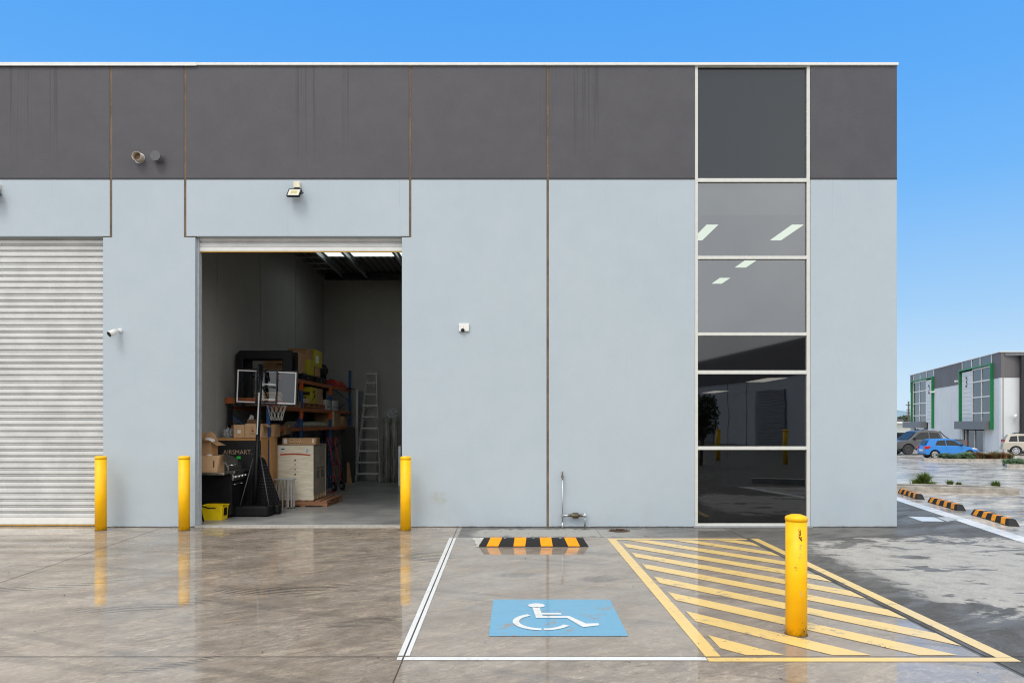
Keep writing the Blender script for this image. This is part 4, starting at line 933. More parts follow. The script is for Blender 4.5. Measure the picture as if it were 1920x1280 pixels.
cx0, cx1, cy0, cy1 = WX(520, 14.62), WX(588, 14.62), 14.62, 15.6; ct = WZ(835, 14.62)
o = thing('plywood_crate', 'tall pale plywood shipping crate strapped on the pallet', 'crate', ((cx0 + cx1) / 2, 15.1, CZ))
MB().box(cx0, cx1, cy0, cy0 + .02, CZ + .0, ct).build('front_panel', M_PLY, o, .003)
MB().box(cx0 + .004, cx1 - .004, cy0 + .021, cy1 - .021, CZ + .10, ct - .012).build('side_panel', mat('grey_plywood', (.32, .275, .215), .8, 0, .2, 5), o, .003)
MB().box(cx0, cx1, cy1 - .02, cy1, CZ, ct).build('rear_panel', M_PLY, o, .003)
MB().box(cx0 - .006, cx1 + .006, cy0 - .004, cy1 + .004, ct, ct + .016).build('lid', mat('grey_plywood', (.32, .275, .215), .8, 0, .2, 5), o, .003)
MB().box(cx1 - .004, cx1 + .003, cy0 + .0, cy0 + .05, CZ + .1, ct).box(cx1 - .004, cx1 + .003, cy0 + .46, cy0 + .48, CZ + .1, ct).build('edge_strip', mat('edge_strip', (.16, .15, .13), .6), o)
for k in range(4):
    yy = cy0 + .12 + k * .24; MB().box(cx0 + .1, cx1 + .0, yy - .04, yy + .04, CZ, CZ + .098).build('foot_block', M_PINE, o, .003)
# red and white tape across the front, labels, handling marks
def fx(zx): return WX(360 + zx / 6.096, cy0)
def fz(zy): return WZ(780 + zy / 6.096, cy0)
n = 14; tpv = []
for i in range(n + 1):
    u = i / n; xx = fx(1005 + 350 * u); zc = fz(438 - 10 * math.sin(u * 3.1) + 6 * u); tpv += [(xx, cy0 - .003, zc - .019), (xx, cy0 - .003, zc + .014)]
MB().add(tpv, [(2 * i, 2 * i + 2, 2 * i + 3, 2 * i + 1) for i in range(n)]).build('red_tape', mat('red_tape', (.62, .10, .045), .4), o)
rn = random.Random(21); tl = MB(); u = .03
while u < .95:
    w_ = rn.uniform(.012, .03); xx = fx(1005 + 350 * u); zc = fz(438 - 10 * math.sin(u * 3.1) + 6 * u); tl.box(xx, xx + w_ * .8, cy0 - .0042, cy0 - .0032, zc - .009, zc + .004); u += w_ * 1.6
tl.build('tape_print', mat('dark_red_print', (.22, .02, .01), .6), o)
for a, b_, c_, d_ in ((1000, 1070, 345, 392), (1293, 1340, 360, 420)): MB().box(fx(a), fx(b_), cy0 - .003, cy0 - .0005, fz(d_), fz(c_)).build('paper_label', M_LABEL, o)
mk = MB()
mk.box(fx(1020), fx(1058), cy0 - .0045, cy0 - .0032, fz(380), fz(370))
for i in range(4): mk.box(fx(1302), fx(1330), cy0 - .0045, cy0 - .0032, fz(374 + i * 12), fz(371 + i * 12))
for i, yy in enumerate((500, 550, 603, 660)):
    mk.box(fx(1163), fx(1192), cy0 - .002, cy0 - .0005, fz(yy + 16), fz(yy + 13))
    if i == 0: mk.prism([(fx(1170), fz(yy + 8)), (fx(1186), fz(yy + 8)), (fx(1186), fz(yy - 4)), (fx(1178), fz(yy - 12)), (fx(1170), fz(yy - 4))], 'y', cy0 - .002, cy0 - .0005)
    elif i == 1: mk.prism([(fx(1170), fz(yy - 8)), (fx(1188), fz(yy - 8)), (fx(1179), fz(yy + 4))], 'y', cy0 - .002, cy0 - .0005)
    elif i == 2: mk.box(fx(1166), fx(1172), cy0 - .002, cy0 - .0005, fz(yy + 8), fz(yy - 8)).box(fx(1183), fx(1189), cy0 - .002, cy0 - .0005, fz(yy + 8), fz(yy - 8))
    else: mk.box(fx(1172), fx(1187), cy0 - .002, cy0 - .0005, fz(yy + 10), fz(yy - 4))
mk.build('printed_mark', mat('black_ink', (.02, .02, .02), .7), o)
sp_ = MB()
for a, b_ in ((.25, .42), (.62, .80)):
    for i in range(5): yy = cy0 + (a + (b_ - a) * i / 4) * .98; sp_.box(cx1 - .003, cx1 + .001, yy - .004, yy + .004, CZ + .45, CZ + .62)
    sp_.box(cx1 - .003, cx1 + .001, cy0 + a * .98, cy0 + b_ * .98, CZ + .66, CZ + .68)
sp_.build('side_print', mat('black_ink', (.02, .02, .02), .7), o)
LT = ct + .017
def topbox(label, a, b_, h_, **kw): return carton(label, WX(a, 14.66), WX(b_, 14.66), 14.66, 14.96, LT, LT + h_, **kw)
topbox('small carton with a white label, left end of the row on the crate', 529.5, 541, .145, m=M_CARD, labels=((.22, .72, .2, .85),))
topbox('small carton with dotted print, second in the row on the crate', 541.5, 553, .14, m=M_CARD2, marks=((.3, .7, .72, .78), (.12, .26, .2, .3), (.42, .58, .2, .3), (.74, .88, .2, .3)))
topbox('small carton with dotted print, third in the row on the crate', 553.6, 565.5, .14, m=M_CARD2, marks=((.3, .7, .72, .78), (.12, .26, .2, .3), (.42, .58, .2, .3), (.74, .88, .2, .3)))
topbox('long plain carton at the right end of the row on the crate', 566, 592, .145, m=M_CARD, labels=((.75, .87, .25, .85),), marks=((.1, .35, .03, .04),))
o = thing('folding_trestle', 'folded aluminium trestle standing in front of the plywood crate', 'trestle', (WX(533, 14.3), 14.3, FL))
tz = WZ(897, 14.25)
for i, px in enumerate((516, 522, 528.5, 536)):
    MB().box(WX(px, 14.36), WX(px, 14.36) + .022, 14.36, 14.40, FL, tz - .03).build('slat', M_ALU, o)
for (px, y_) in ((538.5, 14.24), (545, 14.28), (549.5, 14.34)):
    MB().box(WX(px, y_), WX(px, y_) + .030, y_, y_ + .03, FL + .02, tz - .01).build('leg', M_ALU, o, .003)
    MB().box(WX(px, y_), WX(px, y_) + .030, y_, y_ + .03, FL, FL + .02).build('rubber_foot', M_RUB, o)
MB().box(WX(513, 14.3), WX(553, 14.3), 14.22, 14.40, tz - .03, tz).build('top_plate', mat('pale_aluminium', (.50, .52, .53), .45, .6), o, .003)

# ---- pallet racking along the left wall
RX, RB = -5.0, -5.86
o = thing('pallet_rack', 'blue and orange pallet racking along the left wall of the unit', 'rack', (RX, 16, FL))
LV = (1.70, 2.16, 2.84)
for (yy, ht) in ((14.12, 2.30), (16.3, 2.86), (18.9, 2.90), (21.2, 3.43)):
    for xx in (RX, RB):
        m_ = M_BLU if xx == RX else M_BLKM
        up_ = MB().box(xx - .07 if xx == RX else xx, xx if xx == RX else xx + .07, yy - .04, yy + .04, FL, ht).build('upright', m_, o, .004)
    br = MB(); z_ = .3; f_ = 1
    while z_ < ht - .5: br.box(-.01, .01, -.01, .01, 0, math.hypot(.72, .55), Matrix.Translation((RX - .07 if f_ > 0 else RB + .07, yy, z_)) @ Vector((-.72 * f_, 0, .55)).to_track_quat('Z', 'Y').to_matrix().to_4x4()); z_ += .55; f_ = -f_
    br.build('brace', M_BLU, o)
for i, (ya, yb) in enumerate(((14.16, 16.26), (16.34, 18.86), (18.94, 21.16))):
    for z_ in LV:
        if i == 0 and z_ > 2.5: continue
        if z_ > 2.5 and i == 0: continue
        for xx in (RX - .005, RB + .03):
            MB().box(xx - .05, xx, ya, yb, z_ - .085, z_).build('beam', M_ORG, o, .004)
        MB().box(RB + .03, RX - .055, ya, yb, z_ - .02, z_ - .002).build('deck', mat('dark_deck', (.035, .022, .016), .8), o)
MB().box(RX - .05, RX - .0045, 14.62, 16.26, 2.74, 2.84).build('beam', M_ORG, o, .004)
MB().box(RB + .03, RX - .055, 14.95, 16.26, 2.82, 2.838).build('deck', mat('dark_deck', (.035, .022, .016), .8), o)
for yy in (16.3, 18.9):
    for z_ in (2.16, 2.84): MB().box(RX - .068, RX + .004, yy - .045, yy + .045, z_ - .26, z_ - .02).build('beam_connector', mat('orange_connector', (.62, .10, .012), .45), o, .003)
MB().box(XL + .02, RX - .06, 14.06, 14.11, 2.20, 2.32).build('end_beam', M_ORG, o, .004)
# diagonal strut seen under the middle level
MB().tube([(RX - .3, 16.28, 1.45), (RX - .02, 16.3, 1.92)], .014, 8).tube([(WX(540, 15.4), 15.4, 1.35), (RX - .05, 16.25, 2.0)], .016, 8).build('brace', M_BLU, o)

TL = 2.842
def rackbox(label, ya, yb, z0, hgt, m=M_CARD, xf=RX - .02, dep=.6, **kw):
    return carton(label, xf - dep, xf, ya, yb, z0, z0 + hgt, m=m, **kw)
def sidelabel(o, xf, ya, yb, z0, z1, m): MB().box(xf, xf + .002, ya, yb, z0, z1).build('side_label', m, o)
# black trays under the top row
for i, (ya, yb, l) in enumerate(((15.3, 16.1, 'black plastic tray at the near end of the top shelf'), (16.35, 17.35, 'black plastic tray under the yellow carton on the top shelf'), (17.5, 18.5, 'black plastic tray under the small brown carton on the top shelf'))):
    o = thing('plastic_tray', l, 'tray', (RX - .35, (ya + yb) / 2, TL))
    MB().box(RX - .66, RX - .03, ya, yb, TL, TL + .14).build('tray', M_BLACK, o, .01)
    MB().box(RX - .04, RX - .02, ya, yb, TL + .12, TL + .16).box(RX - .68, RX - .66, ya, yb, TL + .12, TL + .16).build('rim', M_BLKM, o, .003)
    MB().box(RX - .03, RX - .026, (ya + yb) / 2 - .04, (ya + yb) / 2 + .04, TL + .05, TL + .08).build('handle_slot', M_GREYP, o)
T2 = TL + .142
rackbox('wide brown carton on the near black tray of the top shelf', 15.35, 16.05, T2, .30, m=M_CARD, xf=RX - .06, dep=.55, marks=((.6, .8, .4, .5),))
crumple('plastic_bag', 'pale plastic bundle on the wide brown carton of the top shelf', 'bag', (RX - .35, 15.5, T2 + .36), .16, .13, .07, M_FILM, 31)
rackbox('tall brown carton at the middle of the top shelf', 16.15, 16.75, T2, .50, m=M_CARD2, xf=RX - .08, dep=.45)
o = rackbox('lower yellow carton in the middle of the top shelf', 16.8, 17.3, T2, .38, m=M_YCARD, xf=RX - .02, dep=.5, marks=((.1, .5, .78, .82),))
rackbox('brown carton resting on the yellow carton of the top shelf', 16.82, 17.25, T2 + .382, .27, m=M_CARD, xf=RX - .04, dep=.48)
rackbox('small brown carton under the labelled yellow carton on the top shelf', 17.5, 17.95, T2, .27, m=M_CARD, xf=RX - .04, dep=.5)
o = rackbox('labelled yellow carton, highest on the top shelf', 17.35, 18.05, T2 + .272, .42, m=M_YCARD, xf=RX - .03, dep=.5, labels=((.45, .8, .25, .7),))
sidelabel(o, RX - .03, 17.5, 17.75, T2 + .36, T2 + .55, M_LABEL)
crumple('black_bag', 'slumped black bag on the top shelf beside the yellow cartons', 'bag', (RX - .26, 18.55, TL + .32), .23, .32, .30, M_BLACK, 12)
o = thing('red_tool_case', 'red case on the far end of the top shelf', 'case', (RX - .3, 20.1, TL))
MB().prism([(RX - .62, TL), (RX - .0, TL), (RX + .02, TL + .05), (RX - .10, TL + .20), (RX - .50, TL + .20), (RX - .62, TL + .06)], 'y', 19.6, 20.6).build('case_shell', M_RED, o, .01)
MB().tube([(RX - .30, 19.8, TL + .2), (RX - .30, 19.85, TL + .24), (RX - .30, 20.3, TL + .24), (RX - .30, 20.35, TL + .2)], .012, 6).build('handle', M_BLACK, o)
o = thing('black_sheet', 'thin dark board sticking out over the far end of the top shelf', 'board', (RX, 20.8, TL))
MB().box(RX - .5, RX + .14, 20.65, 21.1, TL + .001, TL + .02).build('board', M_BLACK, o)
# middle level
ML = 2.162
pallet('brown timber pallet on the near part of the middle shelf', RX - .84, RX - .01, 14.9, 16.2, ML, nb=4, name='pallet')
pallet('brown timber pallet on the middle shelf behind the blue post', RX - .84, RX - .01, 16.4, 18.3, ML, nb=5, boards=6)
P2 = ML + .134
o = thing('timber_stack', 'stack of pale sawn timber boards seen through the backboard', 'timber', (RX - .4, 15.4, P2))
rn = random.Random(4)
for i in range(4): MB().box(RX - .62 + rn.uniform(-.03, .03), RX - .04 + rn.uniform(-.03, .0), 14.95 + rn.uniform(-.05, .1), 16.15, P2 + i * .046, P2 + i * .046 + .043).build('board', M_PINE, o, .003)
o = thing('timber_stack', 'pale board lying on the pallet beside the yellow printed carton', 'timber', (RX - .4, 16.6, P2))
MB().box(RX - .7, RX - .02, 16.42, 16.95, P2, P2 + .11).build('board', M_PINE, o, .003)
o = rackbox('yellow carton with black print on the middle shelf', 16.98, 17.45, P2, .40, m=M_YCARD, xf=RX + .0, dep=.6, marks=((.3, .8, .2, .4), (.5, .95, .5, .7)))
q = MB(); rn = random.Random(6)
for i in range(7):
    cy_, cz_ = 17.2 + rn.uniform(-.14, .14), P2 + rn.uniform(.08, .32); a = rn.uniform(.2, 1.2); q.prism([(cy_ - .05, cz_ - .02), (cy_ + .05, cz_ + .03 * a), (cy_ + .03, cz_ + .05), (cy_ - .03, cz_ + .03)], 'x', RX + .0, RX + .002)
q.build('side_print', M_BLACK, o)
rackbox('plain brown carton beside the yellow printed carton on the middle shelf', 17.5, 18.1, P2, .40, m=M_CARD, xf=RX - .02, dep=.5)
for i, (ya, yb) in enumerate(((18.35, 18.85), (18.95, 19.65))):
    o = rackbox(('white spotted carton, nearer of the two on the middle shelf', 'white spotted carton, farther of the two on the middle shelf')[i], ya, yb, ML, .27, m=mat('white_carton', (.50, .50, .48), .6, 0, .06), xf=RX + .0, dep=.6)
    q = MB()
    for k in range(3): yy = ya + .12 + k * (yb - ya) / 4; q.box(RX + .0, RX + .002, yy - .02, yy + .02, ML + .06, ML + .1)
    q.build('side_print', M_INK, o)
# low level and floor
LL = 1.702
o = thing('carpet_roll', 'pale grey rolled sheet lying on the lower shelf', 'roll', (RX - .3, 17.5, LL))
MB().prism([(RX - .5, LL), (RX - .02, LL), (RX + .0, LL + .05), (RX - .08, LL + .13), (RX - .4, LL + .15), (RX - .52, LL + .07)], 'y', 16.4, 18.6).build('roll', mat('pale_roll', (.30, .29, .22), .7, 0, .2, 4), o, .02)
rackbox('tall brown carton on the far end of the lower shelf', 19.0, 19.9, LL, .50 - .12, m=M_CARD, xf=RX - .0, dep=.5)
o = thing('white_panel', 'narrow white board standing between the rack posts', 'board', (RX + .02, 19.0, LL))
MB().box(RX - .1, RX + .04, 19.02, 19.06, LL + .001, LL + .42).build('board', mat('cream_board', (.50, .48, .38), .6), o)
rackbox('brown carton hanging over the beam below the middle shelf', 20.0, 20.7, LL, .30, m=M_CARD, xf=RX + .0, dep=.5)
rn = random.Random(15); k = 0
low = [('dark brown carton on the floor of the rack nearest the crate', 15.7, 16.2, .95, 1.36, M_CARDD), ('small cream carton on the floor stack of the rack', 16.6, 17.1, .9, 1.30, mat('cream_carton', (.38, .37, .30), .7)), ('dark carton low in the rack behind the cream one', 17.3, 17.9, .0, 1.2, M_CARDD)]
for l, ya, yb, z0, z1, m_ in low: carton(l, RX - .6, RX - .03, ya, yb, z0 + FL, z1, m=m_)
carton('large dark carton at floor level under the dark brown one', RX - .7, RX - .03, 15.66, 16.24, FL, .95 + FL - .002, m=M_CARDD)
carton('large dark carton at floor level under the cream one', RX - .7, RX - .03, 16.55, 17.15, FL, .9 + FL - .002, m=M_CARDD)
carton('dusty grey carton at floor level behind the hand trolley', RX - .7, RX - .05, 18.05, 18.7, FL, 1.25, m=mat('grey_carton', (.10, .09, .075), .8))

# ---- leaning boards, pole, trolley, ladder, rolls at the back
o = thing('leaning_board', 'dark tall board leaning at the far end of the rack', 'board', (WX(652, 20.6), 20.6, FL))
MB().box(WX(640, 20.5), WX(664, 20.5), 20.55, 20.58, FL, WZ(800, 20.5)).build('board', mat('dark_board', (.03, .026, .022), .7), o)
o = thing('leaning_board', 'brown off-cut board leaning low beside the hand trolley', 'board', (WX(653, 20.3), 20.3, FL))
MB().prism([(WX(650, 20.3), FL), (WX(660, 20.3), FL), (WX(655, 20.3), .62), (WX(650.5, 20.3), .65)], 'y', 20.3, 20.32).build('board', M_CARD, o)
o = thing('slotted_pole', 'bright perforated steel pole standing beside the ladder', 'pole', (WX(669, 20.9), 20.9, FL))
xp = WX(669.5, 20.9); MB().box(xp - .03, xp + .022, 20.88, 20.91, FL, WZ(731, 20.9)).build('channel', M_GALV, o)
q = MB(); zz = .1
while zz < 2.75: q.box(xp - .012, xp + .004, 20.876, 20.8795, zz, zz + .022); zz += .05
q.build('slots', M_BLACK, o)
o = thing('leaning_sheet', 'smooth grey panel leaning against the back wall behind the ladder', 'panel', (WX(677, 21.3), 21.3, FL))
MB().box(WX(672, 21.2), WX(684, 21.2), 21.25, 21.28, FL, WZ(733, 21.2)).build('panel', mat('grey_panel', (.16, .16, .165), .4), o)
# hand trolley
o = thing('hand_trolley', 'red two wheeled hand trolley parked against the rack', 'trolley', (WX(630, 18.1), 18.1, FL))
def tp(px, py, Y): return (WX(px, Y), Y, WZ(py, Y))
for (a, b_, c_) in (((629, 905, 17.75), (619, 838, 18.0), (612, 822, 18.1)), ((640, 903, 18.15), (630, 838, 18.4), (627, 822, 18.5))):
    MB().tube([tp(*a), tp(*b_), tp(*c_)], .015, 8).build('side_rail', M_RED, o)
MB().tube([tp(612, 822, 18.1), tp(616, 819, 18.15), tp(620, 822, 18.2), tp(623, 835, 18.2)], .014, 8).tube([tp(627, 822, 18.5), tp(631, 820, 18.5), tp(634, 826, 18.5)], .014, 8).build('handle', M_RED, o)
for a, b_ in (((614, 843, 18.0), (627, 843, 18.4)), ((622, 870, 17.9), (634, 869, 18.3)), ((616, 894, 17.8), (637, 893, 18.2))): MB().tube([tp(*a), tp(*b_)], .012, 8).build('cross_bar', M_RED, o)
for (px, Y) in ((627, 17.75), (642, 18.1)):
    cx, cz = WX(px, Y), .135 + FL; d_ = Vector((.75, .66, 0)).normalized()
    w = MB().cyl(Vector((cx, Y, cz)) - d_ * .03, Vector((cx, Y, cz)) + d_ * .03, .125, n=24).build('wheel', M_RUB, o, .012)
    MB().cyl(Vector((cx, Y, cz)) - d_ * .034, Vector((cx, Y, cz)) + d_ * .034, .06, n=16).build('hub', M_GREYP, w)
MB().box(WX(617, 17.8), WX(632, 17.8), 17.45, 17.75, FL, FL + .012).build('toe_plate', M_RED, o)
# step ladder
YL = 20.75
o = thing('step_ladder', 'tall aluminium step ladder against the back wall', 'ladder', (WX(690, YL), YL, FL))
for s_, (pt_, pb_) in enumerate(((688, 666.5), (704.5, 712))):
    MB().box(-.016, .016, -.03, .03, 0, (Vector(tp(pt_, 701, YL + .25)) - Vector((WX(pb_, YL - .1), YL - .1, FL))).length, Matrix.Translation((WX(pb_, YL - .1), YL - .1, FL)) @ (Vector(tp(pt_, 701, YL + .25)) - Vector((WX(pb_, YL - .1), YL - .1, FL))).to_track_quat('Z', 'X').to_matrix().to_4x4() @ Matrix.Rotation(R(90), 4, 'Z')).build('rail', M_ALU, o)
    MB().tube([tp(pt_, 703, YL + .3), (WX(pb_, YL + .55) + (.10 if s_ == 0 else -.10), YL + .55, FL)], .014, 6).build('rear_leg', M_ALU, o)
for i in range(9):
    f = i / 8.0; py = 887 + (717 - 887) * f; xl = 666.5 + (688 - 666.5) * ((903 - py) / 202); xr = 712 + (704.5 - 712) * ((903 - py) / 202); Yq = YL - .1 + .35 * (903 - py) / 202
    MB().box(WX(xl, Yq), WX(xr, Yq), Yq - .045, Yq + .045, WZ(py, Yq) - .03, WZ(py, Yq) + .012).build('step', M_ALU, o, .002)
    if i in (0, 3, 4, 5, 6, 8): MB().tube([(WX(xl, Yq) + .01, Yq - .03, WZ(py, Yq) - .16), (WX(xl, Yq) + .13, Yq - .03, WZ(py, Yq) - .03)], .007, 6).tube([(WX(xr, Yq) - .01, Yq - .03, WZ(py, Yq) - .16), (WX(xr, Yq) - .13, Yq - .03, WZ(py, Yq) - .03)], .007, 6).build('gusset', M_ALU, o)
MB().box(WX(687, 21.0), WX(706, 21.0), 20.9, 21.08, WZ(702, 21), WZ(699.5, 21)).build('top_cap', M_ALU, o, .002)
# wrapped rolls
t = NT('wrapped_film'); P_ = t.P; n_ = t.noise(P_, 1, 4, .6, .3, (30, 30, 2)); tr = t.n('BsdfTransparent'); t.put(tr.inputs[0], (.75, .77, .74)); pb = t.pbr(t.mix(t.mr(n_, .35, .7), (.16, .16, .14), (.52, .52, .48)), .22, 0, Normal=t.bump(n_, .5, .02))
mxs = t.n('MixShader'); mxs.inputs[0].default_value = .7; t.t.links.new(tr.outputs[0], mxs.inputs[1]); t.t.links.new(pb, mxs.inputs[2]); M_WRAP = t.done(mxs.outputs[0])
for px, r_, l in ((725, .115, 'clear wrapped roll standing upright, left of the pair by the doorway edge'), (739, .12, 'clear wrapped roll standing upright, right of the pair by the doorway edge')):
    o = thing('plastic_roll', l, 'roll', (WX(px, 20.7), 20.7, FL), 'wrapped rolls against the back wall')
    MB().lathe([(r_, 0), (r_ * 1.02, .5), (r_ * .97, 1.1), (r_, 1.85), (r_ * .96, 1.95)], (WX(px, 20.7), 20.7, FL), 20).build('roll', M_WRAP, o)
    MB().lathe([(.045, -.0), (.045, 1.93)], (WX(px, 20.7), 20.7, FL + .0), 12).build('core_tube', M_CARDD, o)
crumple('plastic_film', 'loose clear plastic film bunched on top of the wrapped rolls', 'film', (WX(733, 20.7), 20.72, 2.06), .20, .1, .17, M_FILM, 44)
MB_ = thing('steel_offcut', 'short galvanised channel standing next to the right bollard', 'pole', (WX(749, 19.5), 19.5, FL)); MB().box(WX(747, 19.5), WX(751, 19.5), 19.5, 19.53, FL, WZ(836, 19.5)).build('channel', M_GALV, MB_)

# ================================================================== far warehouse (units 2 and 3)
A_, B_ = Vector((38.6, 53.9, 0)), Vector((46.8, 80.2, 0)); U = (B_ - A_).normalized(); Nn = Vector((-U.y, U.x, 0))
if Nn.x > 0: Nn = -Nn           # outward, towards the yard
LB = (B_ - A_).length; GZ = -.57; RT = 7.43; BT = 5.42
TF = Matrix(((U.x, -Nn.x, 0, A_.x), (U.y, -Nn.y, 0, A_.y), (0, 0, 1, 0), (0, 0, 0, 1)))   # local: x along facade, y into the building, z up
fb = thing('unit_building', 'far white and dark grey unit building with two green window frames', 'building', (A_.x, A_.y, GZ))
M_FW = mat('far_white_panel', (.62, .64, .65), .7, 0, .04, .6); M_FB = mat('far_dark_band', (.12, .112, .118), .6, 0, .06, .6)
M_GRN = mat('green_frame_paint', (.008, .18, .055), .4, 0, .05); M_CAN = mat('canopy_cladding', (.13, .14, .15), .5); M_MUL = mat('far_mullion', (.70, .70, .68), .5)
t = NT('far_window_glass'); M_FG = t.done(t.pbr((.030, .034, .042), .06, 0, Specular_IOR_Level=.5)); M_DARKIN = mat('dark_room', (.03, .03, .035), .9)
def cols(lst, z0, z1, m, name, y0=0, y1=.2):
    for a, b_ in lst: MB().box(a + .03, b_ - .03, y0, y1, z0, z1, TF).build(name, m, fb)
W3, W2 = (2.85, 7.45), (18.45, 23.35)     # glazed widths incl. white cladding inside the green frames
js = [0, 2.0, 8.9, 12.4, 15.6, 18.2, 26.0, LB]
cols([(0, 1.9), (9.1, 12.4), (12.4, 15.6), (15.6, 18.0), (26.0, LB)], GZ, BT, M_FW, 'wall_panel', 0, .118)
cols([(0, 1.9), (9.1, 12.4), (12.4, 15.6), (15.6, 18.0), (26.0, LB)], BT, RT, M_FB, 'band_panel', -.02, .116)
cols([(1.9, 9.1), (18.0, 26.0)], 6.69, RT, M_FG, 'band_glass')
for x_ in (1.9, 4.5, 6.6, 9.1, 18.0, 20.6, 23.2, 26.0): MB().box(x_ - .05, x_ + .05, -.05, .0, 6.69, RT, TF).build('mullion', M_MUL, fb)
cols([(.0, 1.9), (9.1, 18.0), (26.0, LB)], GZ, RT - .05, mat('far_joint_backing', (.16, .155, .15), .8), 'joint_backing', .12, .19)
cols([(.0, LB)], GZ, RT - .05, M_DARKIN, 'core', 1.4, 1.6)
cols([(1.9, 9.1), (18.0, 26.0)], 1.5, 6.69, M_DARKIN, 'room', .8, .9)
MB().box(-.05, LB + .05, -.08, .3, RT, RT + .07, TF).build('parapet_cap', M_WHITE, fb)
def frame(x0, x1, z0, z1):
    f = MB().box(x0, x0 + .13, -.24, .05, z0, z1, TF).box(x1 - .13, x1, -.24, .05, z0, z1, TF).box(x0 + .13, x1 - .13, -.24, .05, z1 - .13, z1, TF).build('green_frame', M_GRN, fb)
    return f
f3 = frame(1.5, 9.4, 1.3, 6.7); f2 = frame(18.0, 26.4, 1.3, 6.7)
def glaze(f, x0, x1, cl0, cl1, num, side):
    rows_ = (1.9, 2.69, 4.05, 5.39, 6.48)
    gx = sorted([x0, (x0 + x1) / 2, x1])
    w = MB()
    for x_ in gx: w.box(x_ - .06, x_ + .06, -.08, .04, 1.9, 6.48, TF)
    for z_ in rows_: w.box(x0, x1, -.075, .035, z_ - .05, z_ + .05, TF)
    wo_ = w.build('window', M_MUL, fb)
    for i in range(2):
        for k in range(4): MB().box(gx[i] + .06, gx[i + 1] - .06, -.02, .0, rows_[k] + .05, rows_[k + 1] - .05, TF).build('pane', M_FG, wo_)
    cb = MB(); z_ = 1.9
    while z_ < 6.4: cb.box(cl0, cl1, -.06, .05, z_, min(z_ + .365, 6.48), TF); z_ += .38
    co_ = cb.build('cladding', M_FW, fb)
    xc = (cl0 + cl1) / 2
    # number faces the yard: glyph x runs against U seen from the yard side
    Tn = Matrix(((-U.x, 0, Nn.x, 0), (-U.y, 0, Nn.y, 0), (0, 1, 0, 0), (0, 0, 0, 1)))
    p = TF @ Vector((xc + .36, -.075, 5.05 if num == '3' else 5.0)); Tn.translation = p
    text('unit_number', num, 1.35, mat('number_black', (.02, .02, .02), .5), co_, Tn, .01, 0, .9)
glaze(f3, 1.85, 6.3, 6.3, 9.05, '3', 1)
glaze(f2, 20.7, 26.05, 18.35, 20.7, '2', 1)
for x0, x1 in ((1.75, 9.2), (20.6, 28.3)):
    MB().box(x0, x1, -.65, .0, 1.3, 2.0, TF).build('canopy', M_CAN, fb)
    MB().box(x0 + .3, x1 - .3, .25, .3, GZ, 1.2, TF).build('entry_glass', M_FG, fb)
    for k in range(4): xx = x0 + .3 + k * (x1 - x0 - .6) / 3; MB().box(xx - .06, xx + .06, .18, .26, GZ, 1.2, TF).build('mullion', M_MUL, fb)
cols([(1.9, 3.6), (9.5, 9.7)], GZ, 1.9, M_FW, 'wall_panel')
cols([(18.0, 20.3)], GZ, 1.9, M_FW, 'wall_panel')
o = None
for x_, z_ in ((9.9, 5.75), (17.7, 5.1)):
    MB().box(x_ - .12, x_ + .12, -.4, -.02, z_ - .1, z_ + .06, TF).build('outdoor_light', M_WHITE, fb)
# roof and the near end wall facing us
MB().prism([(0, .3), (LB, .3), (LB, 14), (0, 14)], 'z', RT - .3, RT - .1, TF).build('roof', M_CAN, fb)
MB().box(A_.x + .03, A_.x + 2.2, A_.y, A_.y + .2, GZ, BT).box(A_.x + .0, A_.x + .01, A_.y, A_.y + .2, GZ, BT).build('wall_panel', M_FW, fb)
MB().box(A_.x + .0, A_.x + 2.2, A_.y - .02, A_.y + .2, BT + .003, RT).build('band_panel', M_FB, fb)
MB().box(A_.x - .02, A_.x + 16, A_.y - .06, A_.y + .3, RT, RT + .07).build('parapet_cap', M_WHITE, fb)
wx = A_.x + 2.2
wn = MB().box(wx - .06, wx + .08, A_.y - .05, A_.y + .1, GZ, RT).box(wx + 2.6, wx + 2.74, A_.y - .05, A_.y + .1, GZ, RT)
for z_ in (GZ + .1, .9, 1.75, 2.85, 4.1, 5.42): wn.box(wx + .08, wx + 2.6, A_.y - .04, A_.y + .08, z_ - .06, z_ + .06)
wno = wn.build('window', M_MUL, fb)
MB().box(wx + .08, wx + 2.6, A_.y + .01, A_.y + .03, GZ, RT).build('pane', M_FG, wno)
MB().box(wx + 2.74, wx + 14, A_.y, A_.y + .2, GZ, BT).build('wall_panel', M_FW, fb); MB().box(wx + 2.74, wx + 14, A_.y - .02, A_.y + .2, BT + .003, RT).build('band_panel', M_FB, fb)
MB().box(wx, wx + 3, A_.y + 2, A_.y + 2.1, GZ, RT - .4).build('room', M_DARKIN, fb)
xs_, ys_ = WX(1901, 53.8), 53.88
o = thing('security_camera', 'tiny white camera on the far building beside the end window', 'camera', (xs_, ys_, WZ(779, 53.9)))
zc_ = WZ(779, 53.9); MB().cyl((xs_ - .28, ys_ - .45, zc_ - .1), (xs_ + .1, ys_ - .2, zc_ + .02), .11, n=12).build('housing', M_WHITE, o); MB().cyl((xs_ + .1, ys_ - .2, zc_), (xs_ + .15, ys_, zc_), .05, n=8).build('mount', M_WHITE, o)

